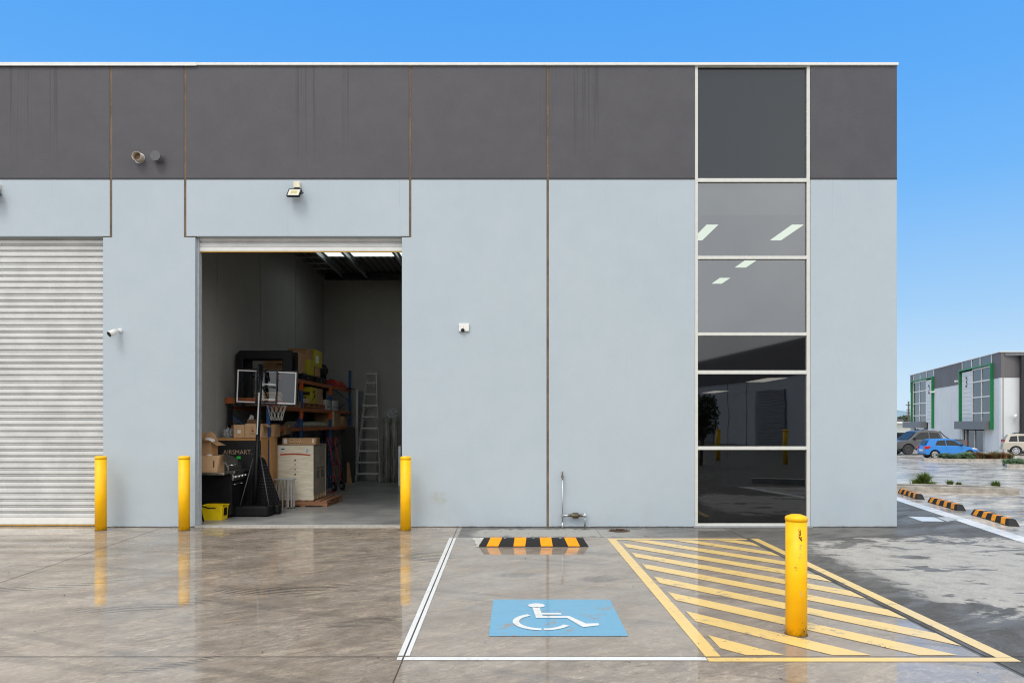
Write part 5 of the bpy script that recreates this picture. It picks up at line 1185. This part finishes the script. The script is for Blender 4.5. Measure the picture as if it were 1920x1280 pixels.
# low pale shed, dark roof, power pole, hills beyond
sy = 115.0
o = thing('low_shed', 'low pale shed with dark roof between the near corner and the far building', 'building', (WX(1688, sy), sy, GZ))
x0, x1 = WX(1560, sy), WX(1716, sy)
MB().box(x0, x1, sy, sy + 12, GZ, WZ(793, sy)).build('wall', mat('shed_wall', (.56, .60, .58), .7), o)
MB().box(x0 - .5, x1 + .4, sy - 1, sy + 13, WZ(793, sy), WZ(792, sy) + .15).build('fascia', M_WHITE, o)
MB().prism([(sy + 2, WZ(792, sy) + .15), (sy + 12, WZ(792, sy) + .15), (sy + 11.5, WZ(784.5, sy)), (sy + 2.3, WZ(785, sy))], 'x', x0, WX(1708, sy)).build('roof', mat('shed_roof', (.06, .065, .07), .6), o)
py_ = 130.0; px_ = WX(1703.6, py_)
o = thing('power_pole', 'timber power pole with crossarms on the skyline', 'power pole', (px_, py_, GZ))
MB().cyl((px_, py_, GZ), (px_, py_, WZ(752, py_)), .2, .14, 10).build('pole', mat('weathered_pole', (.10, .085, .07), .8), o)
for zz, w in ((759, .62), (768, .5), (773, .5), (779, .5)): MB().box(px_ - w, px_ + w, py_ - .1, py_ - .2, WZ(zz, py_) - .07, WZ(zz, py_) + .07).build('crossarm', mat('weathered_pole', (.10, .085, .07), .8), o)
for s_ in (-.5, .5): MB().cyl((px_ + s_, py_ - .15, WZ(779, py_)), (px_ + s_, py_ - .15, WZ(774, py_)), .09, n=8).build('insulator', M_GREYP, o)
def crown(m, c, rx, ry, rz, n, leaf, rn):
    """Leaf-sized faces spread through a lobed volume."""
    lobes = [(Vector((rn.uniform(-.5, .5) * rx, rn.uniform(-.5, .5) * ry, rn.uniform(-.35, .5) * rz)), rn.uniform(.4, .75)) for _ in range(9)]
    for i in range(n):
        lc, lr = rn.choice(lobes); d = Vector((rn.gauss(0, 1), rn.gauss(0, 1), rn.gauss(0, 1))).normalized() * rn.uniform(.55, 1) * lr
        p = Vector(c) + lc + Vector((d.x * rx, d.y * ry, d.z * rz)); a = Vector((rn.gauss(0, 1), rn.gauss(0, 1), rn.gauss(0, 1))).normalized(); b = a.orthogonal().normalized()
        m.quad(p - a * leaf, p - b * leaf * .45, p + a * leaf, p + b * leaf * .45)
    return m
def leafmat(name, a, b):
    t = NT(name); c = t.mix(t.mr(t.noise(t.P, 1.7, 3), .35, .65), a, b); d = t.n('BsdfTranslucent'); t.put(d.inputs[0], b)
    m_ = t.n('MixShader'); m_.inputs[0].default_value = .2; t.t.links.new(t.pbr(c, .55), m_.inputs[1]); t.t.links.new(d.outputs[0], m_.inputs[2]); return t.done(m_.outputs[0])
M_LEAF = leafmat('eucalypt_leaf', (.022, .038, .014), (.06, .08, .03)); M_BARK = mat('bark', (.14, .11, .08), .9)
rn = random.Random(77)
def tree(label, x, y, z0, hgt, r, seed, n=900, leaf=.22, name='tree'):
    rn = random.Random(seed); o = thing(name, label, 'tree', (x, y, z0))
    t = MB().cyl((x, y, z0), (x + .1, y, z0 + hgt * .55), .03 * hgt, .015 * hgt, 8)
    for k in range(6):
        a = rn.uniform(0, 6.28); zb_ = z0 + hgt * rn.uniform(.3, .5); t.cyl((x + .05, y, zb_), (x + r * .6 * math.cos(a), y + r * .6 * math.sin(a), zb_ + hgt * rn.uniform(.2, .35)), .012 * hgt, .004 * hgt, 6)
    t.build('trunk', M_BARK, o)
    crown(MB(), (x, y, z0 + hgt * .68), r, r, hgt * .36, n, leaf, rn).build('crown', M_LEAF, o, normals=False); return o
tree('dark tree beyond the low shed beside the power pole', WX(1700, 150), 150, GZ, 4.2, 3.0, 5, 700, .4)
# hills
hm = MB(); n = 60; hv = []
for i in range(n + 1):
    x = 380 + i * 16; hz_ = 14 + 13 * max(0, math.sin(i * .105 + 2.1)) + 2.2 * math.sin(i * .7); hv += [(x, 800 + 20 * math.sin(i * .3), -6), (x, 830, hz_), (x, 980, -6)]
hm.add(hv, [f for i in range(n) for f in ((3 * i, 3 * i + 3, 3 * i + 4, 3 * i + 1), (3 * i + 1, 3 * i + 4, 3 * i + 5, 3 * i + 2))], True)
tag(hm.build('hills', mat('blue_hill', (.20, .29, .36), .9, 0, .1, .01)), kind='structure')

# ================================================================== islands, kerbs and planting
def island(name, label, poly, z0, hgt=.15, kw=.15):
    """Planted island: kerb ring and soil."""
    o = thing(name, label, 'traffic island', (poly[0][0], poly[0][1], z0(poly[0][1])))
    n = len(poly); c = Vector((sum(p[0] for p in poly) / n, sum(p[1] for p in poly) / n))
    inn = []
    for i, p in enumerate(poly):
        a = (Vector(p) - Vector(poly[i - 1])).normalized(); b = (Vector(poly[(i + 1) % n]) - Vector(p)).normalized()
        na, nb = Vector((-a.y, a.x)), Vector((-b.y, b.x)); m_ = (na + nb).normalized(); inn.append(Vector(p) + m_ * kw / max(.4, m_.dot(na)))
    vs = []
    for p in poly: vs += [(p[0], p[1], z0(p[1]) - .03), (p[0], p[1], z0(p[1]) + hgt)]
    for p in inn: vs += [(p.x, p.y, z0(p.y) + hgt), (p.x, p.y, z0(p.y) + .02)]
    fs = []
    for i in range(n):
        j = (i + 1) % n; fs += [(2 * i, 2 * j, 2 * j + 1, 2 * i + 1), (2 * i + 1, 2 * j + 1, 2 * n + 2 * j, 2 * n + 2 * i), (2 * n + 2 * i, 2 * n + 2 * j, 2 * n + 2 * j + 1, 2 * n + 2 * i + 1)]
    MB().add(vs, fs).build('kerb', M_CONC, o, .012)
    sv = [(p.x, p.y, z0(p.y) + hgt - .05) for p in inn]
    MB().add(sv, [tuple(range(n))]).build('soil', mat('bark_mulch', (.045, .03, .02), .95, 0, .5, 6, .5), o)
    return o
island('kerbed_island', 'long narrow kerbed garden strip beyond the wheel stops', [(7.2, 18.75), (WX(1911, 17.2), 17.2), (WX(1911, 17.2) + .25, 17.6), (12.2, 18.3), (7.2, 19.9)], gz)
island('kerbed_island', 'kerbed garden strip in front of the blue car', [(WX(1733, 41.5), 41.5), (WX(1905, 40.5), 40.5), (WX(1912, 41), 41), (WX(1905, 43), 43.2), (WX(1735, 43), 43.4)], gz)
island('kerbed_island', 'kerbed garden corner cut by the right edge of the photo', [(WX(1888, 32.5), 32.5), (36, 31.5), (36, 34.5), (WX(1886, 34), 34.2)], gz)
M_GR1 = leafmat('strappy_leaf', (.09, .15, .03), (.30, .36, .09)); M_GR2 = leafmat('red_flax_leaf', (.20, .085, .05), (.34, .20, .09)); M_GR4 = leafmat('bronze_green_leaf', (.14, .13, .04), (.30, .27, .10)); M_GR3 = leafmat('low_shrub_leaf', (.04, .09, .04), (.13, .22, .09))
def tuft(label, x, y, z, r, hgt, n, m, seed, group, w=.012, name='grass_clump'):
    rn = random.Random(seed); b = MB(); hgt *= 1.25; w *= 1.3
    for i in range(n):
        a = rn.uniform(0, 6.283); L = rn.uniform(.55, 1); lean = rn.uniform(.15, 1) * r; s_ = w * rn.uniform(.6, 1.3)
        bx_, by_ = x + rn.gauss(0, r * .14), y + rn.gauss(0, r * .14); dx, dy_ = math.cos(a), math.sin(a); px, py = -dy_ * s_, dx * s_; pts = []
        for k in range(5):
            f = k / 4; q = 1 - f * .92; droop = hgt * L * (f * 1.25 - .45 * f * f * (1 + lean / r * .5)); pts.append((bx_ + dx * lean * f ** 1.4, by_ + dy_ * lean * f ** 1.4, z + droop, q))
        vs = []
        for X, Y, Z, q in pts: vs += [(X - px * q, Y - py * q, Z), (X + px * q, Y + py * q, Z)]
        b.add(vs, [(2 * k, 2 * k + 1, 2 * k + 3, 2 * k + 2) for k in range(4)])
    return tag(b.build(name, m, normals=False), label, 'plant', group)
gi = 'grass clumps in the narrow garden strip'
tuft('largest strappy clump in the narrow garden strip', WX(1735, 18.9), 18.95, .09, .42, .42, 260, M_GR1, 1, gi)
tuft('low clump just left of the largest one in the narrow strip', WX(1722, 18.9), 19.0, .09, .30, .22, 110, M_GR1, 6, gi)
tuft('low clump just right of the largest one in the narrow strip', WX(1749, 18.7), 18.75, .09, .28, .14, 100, M_GR1, 7, gi)
tuft('small clump halfway along the narrow garden strip', WX(1783, 18.5), 18.55, .09, .20, .21, 110, M_GR1, 2, gi)
tuft('pale small clump right of the halfway one', WX(1800, 18.4), 18.45, .09, .17, .16, 80, M_GR1, 3, gi)
tuft('clump near the right end of the narrow garden strip', WX(1867, 18.0), 18.0, .09, .24, .24, 130, M_GR1, 4, gi)
rn = random.Random(3); z3 = gz(42) + .1
nm = ['green shrub at the left end of the strip by the blue car', 'second green shrub from the left by the blue car', 'third green shrub from the left by the blue car', 'fourth shrub from the left, dark green, below the blue car', 'fifth shrub from the left, under the nose of the blue car']
for i, px in enumerate((1770, 1782, 1795, 1808, 1818)):
    m = crown(MB(), (WX(px, 42), 42, z3 + .16), .42, .4, .22 + .03 * i, 900, .055, random.Random(i)); tag(m.build('low_shrub', M_GR3, normals=False), nm[i], 'shrub', 'low green shrubs by the blue car')
nm = ['leftmost red flax clump in front of the glass doors', 'second red flax clump from the left', 'third red flax clump, mid strip', 'fourth red flax clump, before the white pier', 'fifth red flax clump, tall and green tipped', 'rightmost red flax clump at the end of the strip']
for i, px in enumerate((1828, 1840, 1853, 1866, 1878, 1892)):
    tuft(nm[i], WX(px, 42), 41.9 + .2 * (i % 2), z3, (.62, .8, .7)[i % 3], .62 - .06 * (i % 3), 260, (M_GR2, M_GR4, M_GR2, M_GR4)[i % 4], 20 + i, 'red flax clumps in front of the glass doors', .018, 'flax_clump')
for i, (px, l) in enumerate(((1895, 'low green shrub at the corner of the cut island'), (1908, 'second low shrub in the cut island'), (1921, 'low shrub at the right edge in the cut island'))):
    m = crown(MB(), (WX(px, 33.2), 33.2, gz(33) + .22), .34, .4, .20, 800, .05, random.Random(60 + i)); tag(m.build('low_shrub', M_GR3, normals=False), l, 'shrub', 'low shrubs in the island cut by the photo edge')

# ================================================================== vehicles
M_CGL = mat('car_glass', (.02, .022, .024), .16, 0, .1, Specular_IOR_Level=.35); M_CTRIM = mat('car_trim', (.02, .02, .022), .5)
def paint(name, col, metal=.25): return mat(name, col, .38, metal, .04, 2, 0, .35)
M_TAIL = mat('tail_lamp', (.50, .012, .012), .2); M_HEAD = mat('head_lamp', (.65, .67, .70), .1, .3); M_RIMS = mat('alloy_rim', (.55, .56, .57), .3, .8); M_RIMD = mat('dark_rim', (.07, .07, .075), .35, .5)
def vehicle(name, label, cat, body_pts, gh_pts, width, wheels, wr, col, windows, extra=None, rim=M_RIMS, tumble=.16, shoulder=.75):
    """Side profile (x forward, z up) lofted across the width with tumblehome; arches cut into the outline."""
    o = thing(name, label, cat)
    W2_ = width / 2
    def hw(z): return W2_ - (0 if z < shoulder else tumble * (z - shoulder) / .65) - (.05 * max(0, (.45 - z)) / .45)
    # lower outline with wheel arches
    low_ = []
    xs_sorted = sorted(wheels)
    bot_ = body_pts[0][1]
    x_start = body_pts[0][0]; x_end = body_pts[-1][0]
    arch = wr + .06
    for wx_ in sorted(wheels, reverse=x_end > x_start):
        a0 = 0 if x_end > x_start else 180
        for k in range(11):
            a = R(a0 + (180 if a0 == 0 else -180) * k / 10); low_.append((wx_ + arch * math.cos(a), max(bot_, wr + arch * math.sin(a))))
    outline = body_pts + low_
    def loft(out, name_, m_, b=.03, inset=0):
        n = len(out); vs = []
        for s_ in (-1, 1):
            for (x, z) in out: vs.append((x, s_ * (hw(z) - inset), z))
        ob = MB().add(vs, [tuple(range(n)), tuple(range(2 * n - 1, n - 1, -1))] + [(i, (i + 1) % n, (i + 1) % n + n, i + n) for i in range(n)]).build(name_, m_, o)
        bv = ob.modifiers.new('b', 'BEVEL'); bv.width = b; bv.segments = 3; bv.limit_method = 'ANGLE'; bv.angle_limit = R(35)
        for p in ob.data.polygons: p.use_smooth = True
        ob.modifiers.new('w', 'WEIGHTED_NORMAL'); return ob
    body = loft(outline, 'body', col, .035)
    cab = loft(gh_pts, 'cabin', col, .05, .012)
    for w_ in windows:
        for s_ in (-1, 1):
            MB().add([(x, s_ * (hw(z) + .0), z) for x, z in w_] + [(x, s_ * (hw(z) - .03), z) for x, z in w_], [tuple(range(len(w_)))] + [(i, (i + 1) % len(w_), (i + 1) % len(w_) + len(w_), i + len(w_)) for i in range(len(w_))]).build('side_window', M_CGL, o)
    for wx_ in wheels:
        for s_ in (-1, 1):
            yo = s_ * (W2_ - .02); yi = s_ * (W2_ - .24)
            ty = MB().cyl((wx_, yi, wr), (wx_, yo, wr), wr, n=28).build('wheel', M_TYRE, o, .02)
            rm = MB().cyl((wx_, yo - s_ * .01, wr), (wx_, yo + s_ * .004, wr), wr * .16, n=14)
            for k in range(5 if rim is M_RIMD else 7):
                T = Matrix.Translation((wx_, yo + s_ * .004, wr)) @ Matrix.Rotation(2 * math.pi * k / (5 if rim is M_RIMD else 7), 4, 'Y'); rm.box(-.035, .035, -.012, .004, .03, wr * .66, T)
            rg = [(wx_ + wr * .66 * math.cos(2 * math.pi * k / 24), yo + s_ * .002, wr + wr * .66 * math.sin(2 * math.pi * k / 24)) for k in range(24)]; rm.tube(rg, .022, 6, True)
            rm.build('rim', rim, ty)
        MB().box(wx_ - arch, wx_ + arch, -W2_ + .25, W2_ - .25, wr * .6, wr + arch * .9).build('wheel_well', M_CTRIM, o)
    if extra: extra(o, hw)
    return o
# blue hatchback, front towards +x
hb_ = [(-1.88, .30), (-1.93, .55), (-1.88, .85), (-1.80, 1.0), (-.60, .99), (.70, .96), (1.25, .90), (1.70, .76), (1.90, .60), (1.92, .34)]
hg_ = [(-1.82, .96), (-1.72, 1.18), (-1.50, 1.44), (-1.05, 1.51), (-.10, 1.53), (.20, 1.46), (.95, .98), (.95, .94), (-1.6, .94)]
hwn = [[(-1.18, 1.02), (-1.02, 1.36), (-.48, 1.42), (-.42, 1.01)], [(-.36, 1.01), (-.42, 1.42), (.02, 1.42), (.22, 1.36), (.72, 1.0)], ]
def hatch_extra(o, hw):
    y = .72
    MB().add([(-1.835, -.56, 1.05), (-1.835, .56, 1.05), (-1.60, .50, 1.40), (-1.60, -.50, 1.40)], [(0, 1, 2, 3)]).build('rear_window', M_CGL, o, T=Matrix.Translation((-.012, 0, .012)))
    MB().add([(.26, -.55, 1.44), (.26, .55, 1.44), (.90, .66, 1.02), (.90, -.66, 1.02)], [(0, 1, 2, 3)]).build('windscreen', M_CGL, o, T=Matrix.Translation((.016, 0, .02)))
    for s_ in (-1, 1):
        MB().prism([(-1.93, .74), (-1.90, .92), (-1.62, .98), (-1.52, .92), (-1.66, .78)], 'y', s_ * .845 - .02, s_ * .845 + .02).box(-1.945, -1.88, min(s_ * .58, s_ * .84), max(s_ * .58, s_ * .84), .74, .95).build('tail_light', M_TAIL, o, .012)
        MB().prism([(1.84, .64), (1.70, .80), (1.36, .88), (1.42, .74)], 'y', s_ * .80 - .04, s_ * .80 + .035).build('headlight', M_HEAD, o, .012)
        MB().box(.58, .72, min(s_ * .80, s_ * 1.0), max(s_ * .80, s_ * 1.0), 1.0, 1.12).build('wing_mirror', o.get('c_') or M_CTRIM, o, .02)
        MB().box(-1.2, 1.1, s_ * .845 - .012, s_ * .845 + .012, .26, .33).build('sill_trim', M_CTRIM, o)
        MB().box(-.40, -.395, s_ * .852 - .004, s_ * .852 + .004, .36, .95).box(.62, .625, s_ * .852 - .004, s_ * .852 + .004, .36, .92).build('door_gap', M_CTRIM, o)
    MB().box(-1.95, -1.90, -.30, .30, .55, .68).build('number_plate', M_WHITE, o); MB().box(-1.94, -1.70, -.70, .70, .24, .34).build('bumper_trim', M_CTRIM, o)
bc_ = vehicle('hatchback_car', 'bright blue hatchback parked behind the planted strip', 'car', hb_, hg_, 1.70, [-1.22, 1.22], .31, paint('blue_car_paint', (.0, .175, .55), .0), hwn, hatch_extra)
bc_.scale = (.86, .9, .88); bc_.location = (WX(1777, 46.6), 46.6, gz(46.6)); bc_.rotation_euler = (0, 0, R(-12))
dc_ = vehicle('hatchback_car', 'dark parked car barely showing past the wall corner behind the pickup', 'car', hb_, hg_, 1.74, [-1.22, 1.22], .31, paint('dark_car_paint', (.05, .055, .06)), hwn, hatch_extra)
dc_.location = (WX(1676, 66), 66, GZ + .0); dc_.rotation_euler = (0, 0, R(175))
# grey dual-cab pickup, front towards +x
ub = [(-2.62, .48), (-2.66, .75), (-2.64, 1.12), (-.80, 1.14), (1.05, 1.12), (1.55, 1.12), (2.30, 1.04), (2.62, .90), (2.68, .55), (2.55, .40)]
ug = [(-.98, 1.10), (-.90, 1.45), (-.78, 1.78), (-.30, 1.85), (.55, 1.84), (.85, 1.76), (1.62, 1.12), (1.62, 1.08)]
uw = [[(-.80, 1.18), (-.66, 1.66), (.0, 1.72), (.02, 1.18)], [(.10, 1.18), (.09, 1.72), (.62, 1.70), (.84, 1.60), (1.28, 1.18)]]
def ute_extra(o, hw):
    MB().add([(.92, -.62, 1.74), (.92, .62, 1.74), (1.56, .78, 1.16), (1.56, -.78, 1.16)], [(0, 1, 2, 3)]).build('windscreen', M_CGL, o, T=Matrix.Translation((.02, 0, .02)))
    MB().box(-2.60, -1.0, -.80, .80, 1.13, 1.17).build('tonneau_cover', M_CTRIM, o, .01)
    for s_ in (-1, 1):
        MB().tube([(-.82, s_ * .66, 1.80), (-1.15, s_ * .74, 1.42), (-1.5, s_ * .80, 1.17)], .035, 8).build('sports_bar', M_CTRIM, o)
        MB().box(-2.685, -2.60, min(s_ * .80, s_ * .94), max(s_ * .80, s_ * .94), .80, 1.08).build('tail_light', M_TAIL, o, .012)
        MB().box(2.42, 2.60, min(s_ * .62, s_ * .93), max(s_ * .62, s_ * .93), .80, .96).build('headlight', M_HEAD, o, .015)
        MB().box(1.05, 1.22, min(s_ * .92, s_ * 1.14), max(s_ * .92, s_ * 1.14), 1.16, 1.34).build('wing_mirror', M_CTRIM, o, .02)
        MB().box(-.80, 1.05, s_ * .955 - .05, s_ * .955 + .05, .36, .42).build('side_step', M_CTRIM, o)
        MB().box(.045, .052, s_ * .952 - .004, s_ * .952 + .004, .50, 1.12).box(-.88, -.873, s_ * .952 - .004, s_ * .952 + .004, .50, 1.12).build('door_gap', M_CTRIM, o)
    MB().box(2.60, 2.70, -.55, .55, .62, .95).build('grille', M_CTRIM, o, .02)
ut = vehicle('pickup_truck', 'grey dual cab pickup parked behind the blue hatchback', 'pickup', ub, ug, 1.90, [-1.75, 1.62], .40, paint('grey_truck_paint', (.085, .085, .088), .3), uw, ute_extra, M_RIMD, .18, 1.1)
ut.location = (WX(1745, 52.2) - .55, 52.2, gz(53)); ut.rotation_euler = (0, 0, R(178))
# beige SUV, front towards +x
sb = [(-2.20, .42), (-2.25, .65), (-2.20, 1.0), (-2.16, 1.06), (1.0, 1.04), (1.55, 1.02), (2.05, .92), (2.22, .75), (2.25, .42)]
sg = [(-2.14, 1.02), (-2.02, 1.40), (-1.86, 1.66), (-1.4, 1.70), (.30, 1.70), (.62, 1.62), (1.22, 1.06), (1.22, 1.0)]
sw = [[(-1.86, 1.10), (-1.72, 1.52), (-1.30, 1.56), (-1.28, 1.10)], [(-1.20, 1.10), (-1.22, 1.56), (-.48, 1.58), (-.44, 1.10)], [(-.36, 1.10), (-.40, 1.58), (.30, 1.57), (.50, 1.50), (.92, 1.10)]]
def suv_extra(o, hw):
    MB().add([(.66, -.58, 1.58), (.66, .58, 1.58), (1.16, .72, 1.10), (1.16, -.72, 1.10)], [(0, 1, 2, 3)]).build('windscreen', M_CGL, o, T=Matrix.Translation((.02, 0, .02)))
    MB().add([(-2.10, -.60, 1.14), (-2.10, .60, 1.14), (-1.90, .54, 1.56), (-1.90, -.54, 1.56)], [(0, 1, 2, 3)]).build('rear_window', M_CGL, o, T=Matrix.Translation((-.02, 0, .01)))
    rk = MB()
    for x_ in (-1.0, -.7, -.4, -.1): rk.box(x_ - .02, x_ + .02, -.55, .55, 1.78, 1.82)
    for s_ in (-.55, .55): rk.tube([(-1.5, s_, 1.71), (-1.35, s_, 1.78), (.1, s_, 1.78), (.25, s_, 1.71)], .025, 8)
    rk.box(-1.05, .0, -.56, -.50, 1.76, 1.88).box(-1.05, .0, .50, .56, 1.76, 1.88)
    rk.build('roof_rack', M_CTRIM, o)
    for s_ in (-1, 1):
        MB().box(-2.20, -2.10, min(s_ * .74, s_ * .85), max(s_ * .74, s_ * .85), .98, 1.25).build('tail_light', mat('dim_tail_lamp', (.22, .03, .03), .3), o, .015)
        MB().box(.80, .95, min(s_ * .86, s_ * 1.06), max(s_ * .86, s_ * 1.06), 1.08, 1.24).build('wing_mirror', o.get('c') or M_WHITE, o, .02)
        MB().box(-.44, -.433, s_ * .885 - .004, s_ * .885 + .004, .46, 1.04).build('door_gap', M_CTRIM, o)
        MB().box(-1.0, .9, s_ * .88 - .015, s_ * .88 + .015, .36, .46).build('sill_trim', M_GREYP, o)
    MB().box(-2.30, -2.10, -.8, .8, .42, .62).build('rear_bumper', paint('beige_car_paint', (.47, .43, .36)), o, .03)
sv_ = vehicle('suv_car', 'beige four wheel drive with roof rack at the right edge of the photo', 'car', sb, sg, 1.77, [-1.38, 1.28], .35, paint('beige_car_paint', (.47, .43, .36)), sw, suv_extra, M_RIMS, .15, 1.0)
sv_.scale = (.93, .93, .93); sv_.location = (WX(1873, 50.9) + 2.75, 50.9, gz(50.9)); sv_.rotation_euler = (0, 0, R(-30))

# ================================================================== across the yard, behind the camera (seen mirrored in the strip window)
rb = thing('opposite_warehouse', 'warehouse across the yard mirrored in the dark lower panes', 'building', (19, -35, 0))
pA, pB = Vector((WX(1280, 73), 24 - 73, 0)), Vector((WX(1540, 47), 24 - 47, 0)); u_ = (pB - pA).normalized(); n_ = Vector((u_.y, -u_.x, 0)); L_ = (pB - pA).length
TR = Matrix(((u_.x, n_.x, 0, pA.x), (u_.y, n_.y, 0, pA.y), (0, 0, 1, 0), (0, 0, 0, 1)))
MB().box(-12, L_ + 8, 0, 12, 0, 5.4, TR).build('wall', M_FW, rb); MB().box(-12, L_ + 8, -.05, 12, 5.404, 8, TR).build('band', M_FB, rb)
for a in (.22, .72):
    c = MB(); z_ = .05
    while z_ < 4.4: c.box(L_ * a - 2.4, L_ * a + 2.4, -.12, -.02, z_, z_ + .16, TR); z_ += .2
    c.build('roller_door', M_GREYP, rb)
for k in (.05, .42, .56, .95): MB().box(L_ * k - .03, L_ * k + .03, -.02, 0, 0, 5.4, TR).build('joint', M_REB, rb)
for px, Y, l in ((1348, 33, 'yellow bollard mirrored at the left of the lowest pane'), (1475, 30, 'yellow bollard mirrored at the right of the dark panes')):
    yy = 2 * D - Y; x = WX(px, Y); o = thing('bollard', l, 'bollard', (x, yy, 0), 'yellow steel bollards'); MB().lathe([(.10, 0), (.10, 1.5)], (x, yy, 0), 20).build('post', M_BOL, o); MB().lathe([(.104, 1.44), (.104, 1.50), (.06, 1.53), (.001, 1.54)], (x, yy, 0), 20).build('cap', M_BOL, o)
tree('dark shrub tree mirrored at the left of the fifth pane', WX(1316, 29), 2 * D - 29, 0, 3.0, .8, 8, 1500, .09, 'shrub_tree')
o = tag(MB().prism([(WX(1420, 20), 2 * D - 20.6), (WX(1560, 20), 2 * D - 19.8), (WX(1560, 20), 2 * D - 19.5), (WX(1420, 20), 2 * D - 20.3)], 'z', 0, .16).build('kerb_strip', M_CONC), 'low kerb mirrored in the lowest pane', 'kerb')
